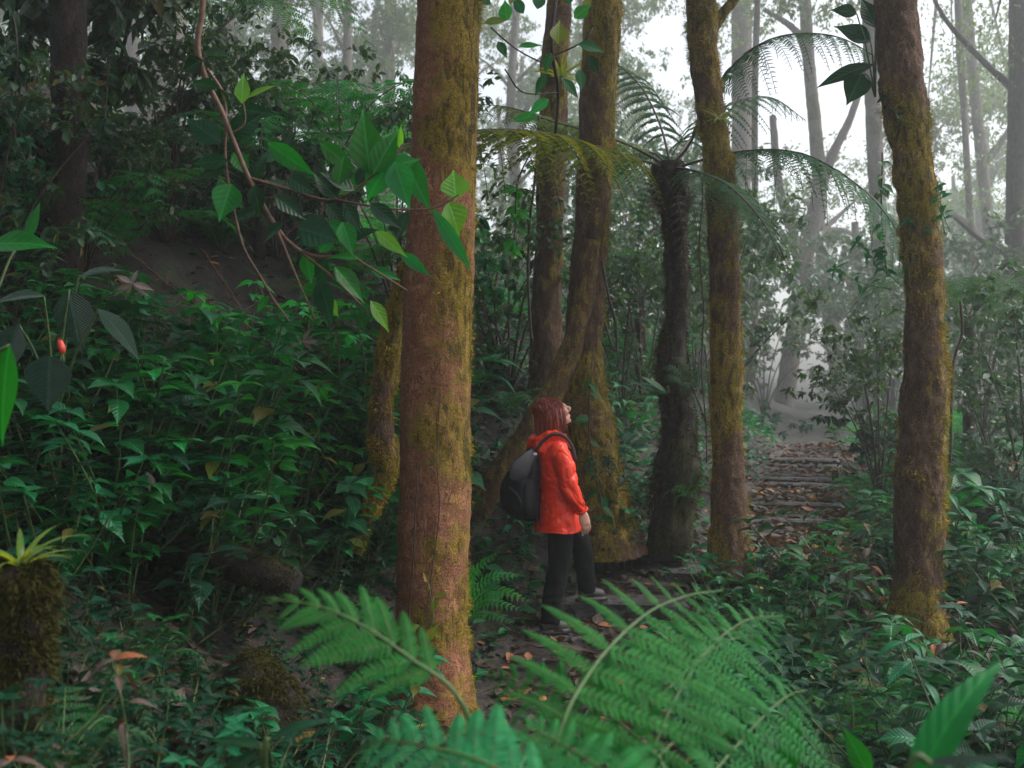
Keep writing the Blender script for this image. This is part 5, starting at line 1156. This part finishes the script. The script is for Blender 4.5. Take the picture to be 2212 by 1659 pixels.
for nm, pts, r in (('zip_tab', [(.105, -.03, 1.335), (.125, -.03, 1.305), (.135, -.03, 1.285)], .006), ('drawcord', [(.205, -.05, .725), (.21, -.05, .70), (.215, -.05, .665)], .006)):
    mb = MB(); mb.tube(np.array(pts), r, 6); mb.build(nm, M['white'], jk)
for s_ in (-1, 1):
    sx = 0 if s_ < 0 else .05; c0 = np.array([.143 + sx, s_ * .217, .865]); ax_ = unit(np.array([.43, -.12 * s_, -.72])); u_ = unit(np.cross(ax_, [0, 1, 0])); w_ = np.cross(ax_, u_)
    mb = MB(); tt_ = np.linspace(0, 6.283, 25); mb.tube(c0 + .041 * (np.cos(tt_)[:, None] * u_ + np.sin(tt_)[:, None] * w_), .008, 6, cap=False); mb.build('cuff', M['jacket'], jk)
mb = MB(); tt_ = np.linspace(0, 6.283, 49); mb.tube(np.stack([.045 + .170 * np.cos(tt_), .213 * np.sin(tt_), .712 + .004 * np.sin(tt_ * 5)], -1), .006, 6, cap=False); mb.build('hem', M['jacket'], jk)
# trousers and boots
mb = MB()
ellip(mb, (.045, 0, .86), (.135, .175, .13))
mb.tube(catmull([(.025, -.085, .86), (.030, -.095, .66), (.020, -.10, .48), (-.022, -.10, .30), (-.053, -.10, .075)], 24), np.concatenate([np.linspace(.108, .078, 12), np.linspace(.076, .066, 12)]), 18)
mb.tube(catmull([(.05, .085, .86), (.175, .09, .71), (.258, .095, .58), (.288, .10, .42), (.315, .10, .235)], 24), np.concatenate([np.linspace(.108, .080, 12), np.linspace(.076, .062, 12)]), 18)
tm = evald(mb, 'trousers', .007, 3); v, nrm = me_np(tm)
low = np.clip((.62 - v[:, 2]) / .5, 0, 1)
v2 = v + nrm * ((.007 * rid(v * [1, 1, .8], 11, 3) + .006 * low * rid(v * [.7, .7, 1.6], 13, 5))[:, None]) - nrm * .004
tm.vertices.foreach_set('co', v2.astype(np.float32).ravel()); tm.update(); link('trousers', tm, per); tm.materials.append(M['trousers'])
for (ax, ay, az) in ((-.053, -.10, .0), (.315, .10, .165)):
    mb = MB()
    loft(mb, [(ax + .03, ay, az, .125, .046), (ax + .03, ay, az + .022, .13, .05), (ax + .028, ay, az + .03, .122, .045)])
    mb.tube(catmull([(ax - .065, ay, az + .05), (ax, ay, az + .062), (ax + .07, ay, az + .055), (ax + .125, ay, az + .045)], 12), np.array([.036, .042, .045, .046, .046, .045, .044, .042, .040, .037, .033, .024]), 14)
    mb.tube(np.array([[ax - .012, ay, az + .05], [ax - .01, ay, az + .12], [ax - .008, ay, az + .17]]), [.050, .052, .052], 14)
    bm_ = evald(mb, 'boot', .006, 2); link('boot', bm_, per).data.materials.append(M['boot'])
place(per, (.28, 7.75, .0), R(18), 1.0)
# backpack, worn by the hiker
bp_ = thing('backpack', 'slack black drawstring backpack hanging on the hiker\'s back', 'backpack')
mb = MB()
loft(mb, [(-.165, -.03, .775, .03, .06), (-.195, -.03, .80, .085, .13), (-.235, -.03, .88, .128, .168), (-.240, -.03, .98, .132, .170), (-.225, -.03, 1.09, .115, .15), (-.195, -.04, 1.18, .08, .105), (-.165, -.05, 1.245, .045, .06), (-.150, -.055, 1.285, .035, .05), (-.150, -.055, 1.30, .015, .02)])
pm = evald(mb, 'pack', .007, 2); v, nrm = me_np(pm)
a_ = np.arctan2(v[:, 1] + .03, v[:, 0] + .22)
v2 = v + nrm * ((.012 * noise(v * [1, 1, .4], 8, 3) - .014 * (1 - np.abs(noise(v * [1, 1, .3], 8, 9))) ** 5 + .012 * np.sin(a_ * 9 + 3 * noise(v, 5, 2)) * np.clip((v[:, 2] - .95) / .25, 0, 1) + .004 * noise(v, 20, 7))[:, None])
pm.vertices.foreach_set('co', v2.astype(np.float32).ravel()); pm.update(); link('bag', pm, bp_); pm.materials.append(M['pack'])
mb = MB(); mb.tube(catmull([(-.155, -.10, 1.27), (-.225, -.135, 1.215), (-.295, -.15, 1.14), (-.335, -.15, 1.075)], 14), np.concatenate([np.linspace(.035, .075, 9), np.linspace(.072, .035, 5)]), 16, squash=.16)
mb.build('flap', M['pack_grey'], bp_)
mb = MB(); mb.tube(catmull([(-.35, -.10, 1.03), (-.31, -.16, .985), (-.285, -.175, .93)], 10), .006, 6); mb.build('cord', M['pack_grey'], bp_)
for s in (-1, 1):
    mb = MB(); mb.tube(catmull([(-.155, s * .08 - .02, 1.265), (-.12, s * .125, 1.335), (-.045, s * .15, 1.392), (.04, s * .148, 1.375), (.105, s * .13, 1.30), (.135, s * .125, 1.2)], 24), .013, 8, squash=.45); mb.build('strap', M['strap'], bp_)
M['metal'] = rough_mat('dull_metal', (.45, .45, .47), (.6, .6, .62), 20, .3, .05, .001); mb = MB(); ellip(mb, (-.165, -.115, 1.255), (.016, .006, .010)); mb.build('buckle', M['metal'], bp_)
place(bp_, (.28, 7.75, .0), R(18), 1.0)

# ------------------------------------------------------------------ haze: one even box of pale air round everything
m, nt, out = mat('haze_air')
pv = N(nt, 'ShaderNodeVolumePrincipled', Density=HAZE, Anisotropy=HAZE_G)
pv.inputs['Color'].default_value = (.94, .985, 1.0, 1)
nt.links.new(pv.outputs[0], out.inputs['Volume'])
mb = MB()
x0, x1, y0, y1, z0, z1 = -90, 90, -14, 118, -4, 24
Vv = [(x, y, z) for x in (x0, x1) for y in (y0, y1) for z in (z0, z1)]
mb.raw(Vv, [np.array([[0, 1, 3, 2], [4, 6, 7, 5], [0, 4, 5, 1], [2, 3, 7, 6], [0, 2, 6, 4], [1, 5, 7, 3]])])
tag(mb.build('haze', m, smooth=False), kind='stuff')
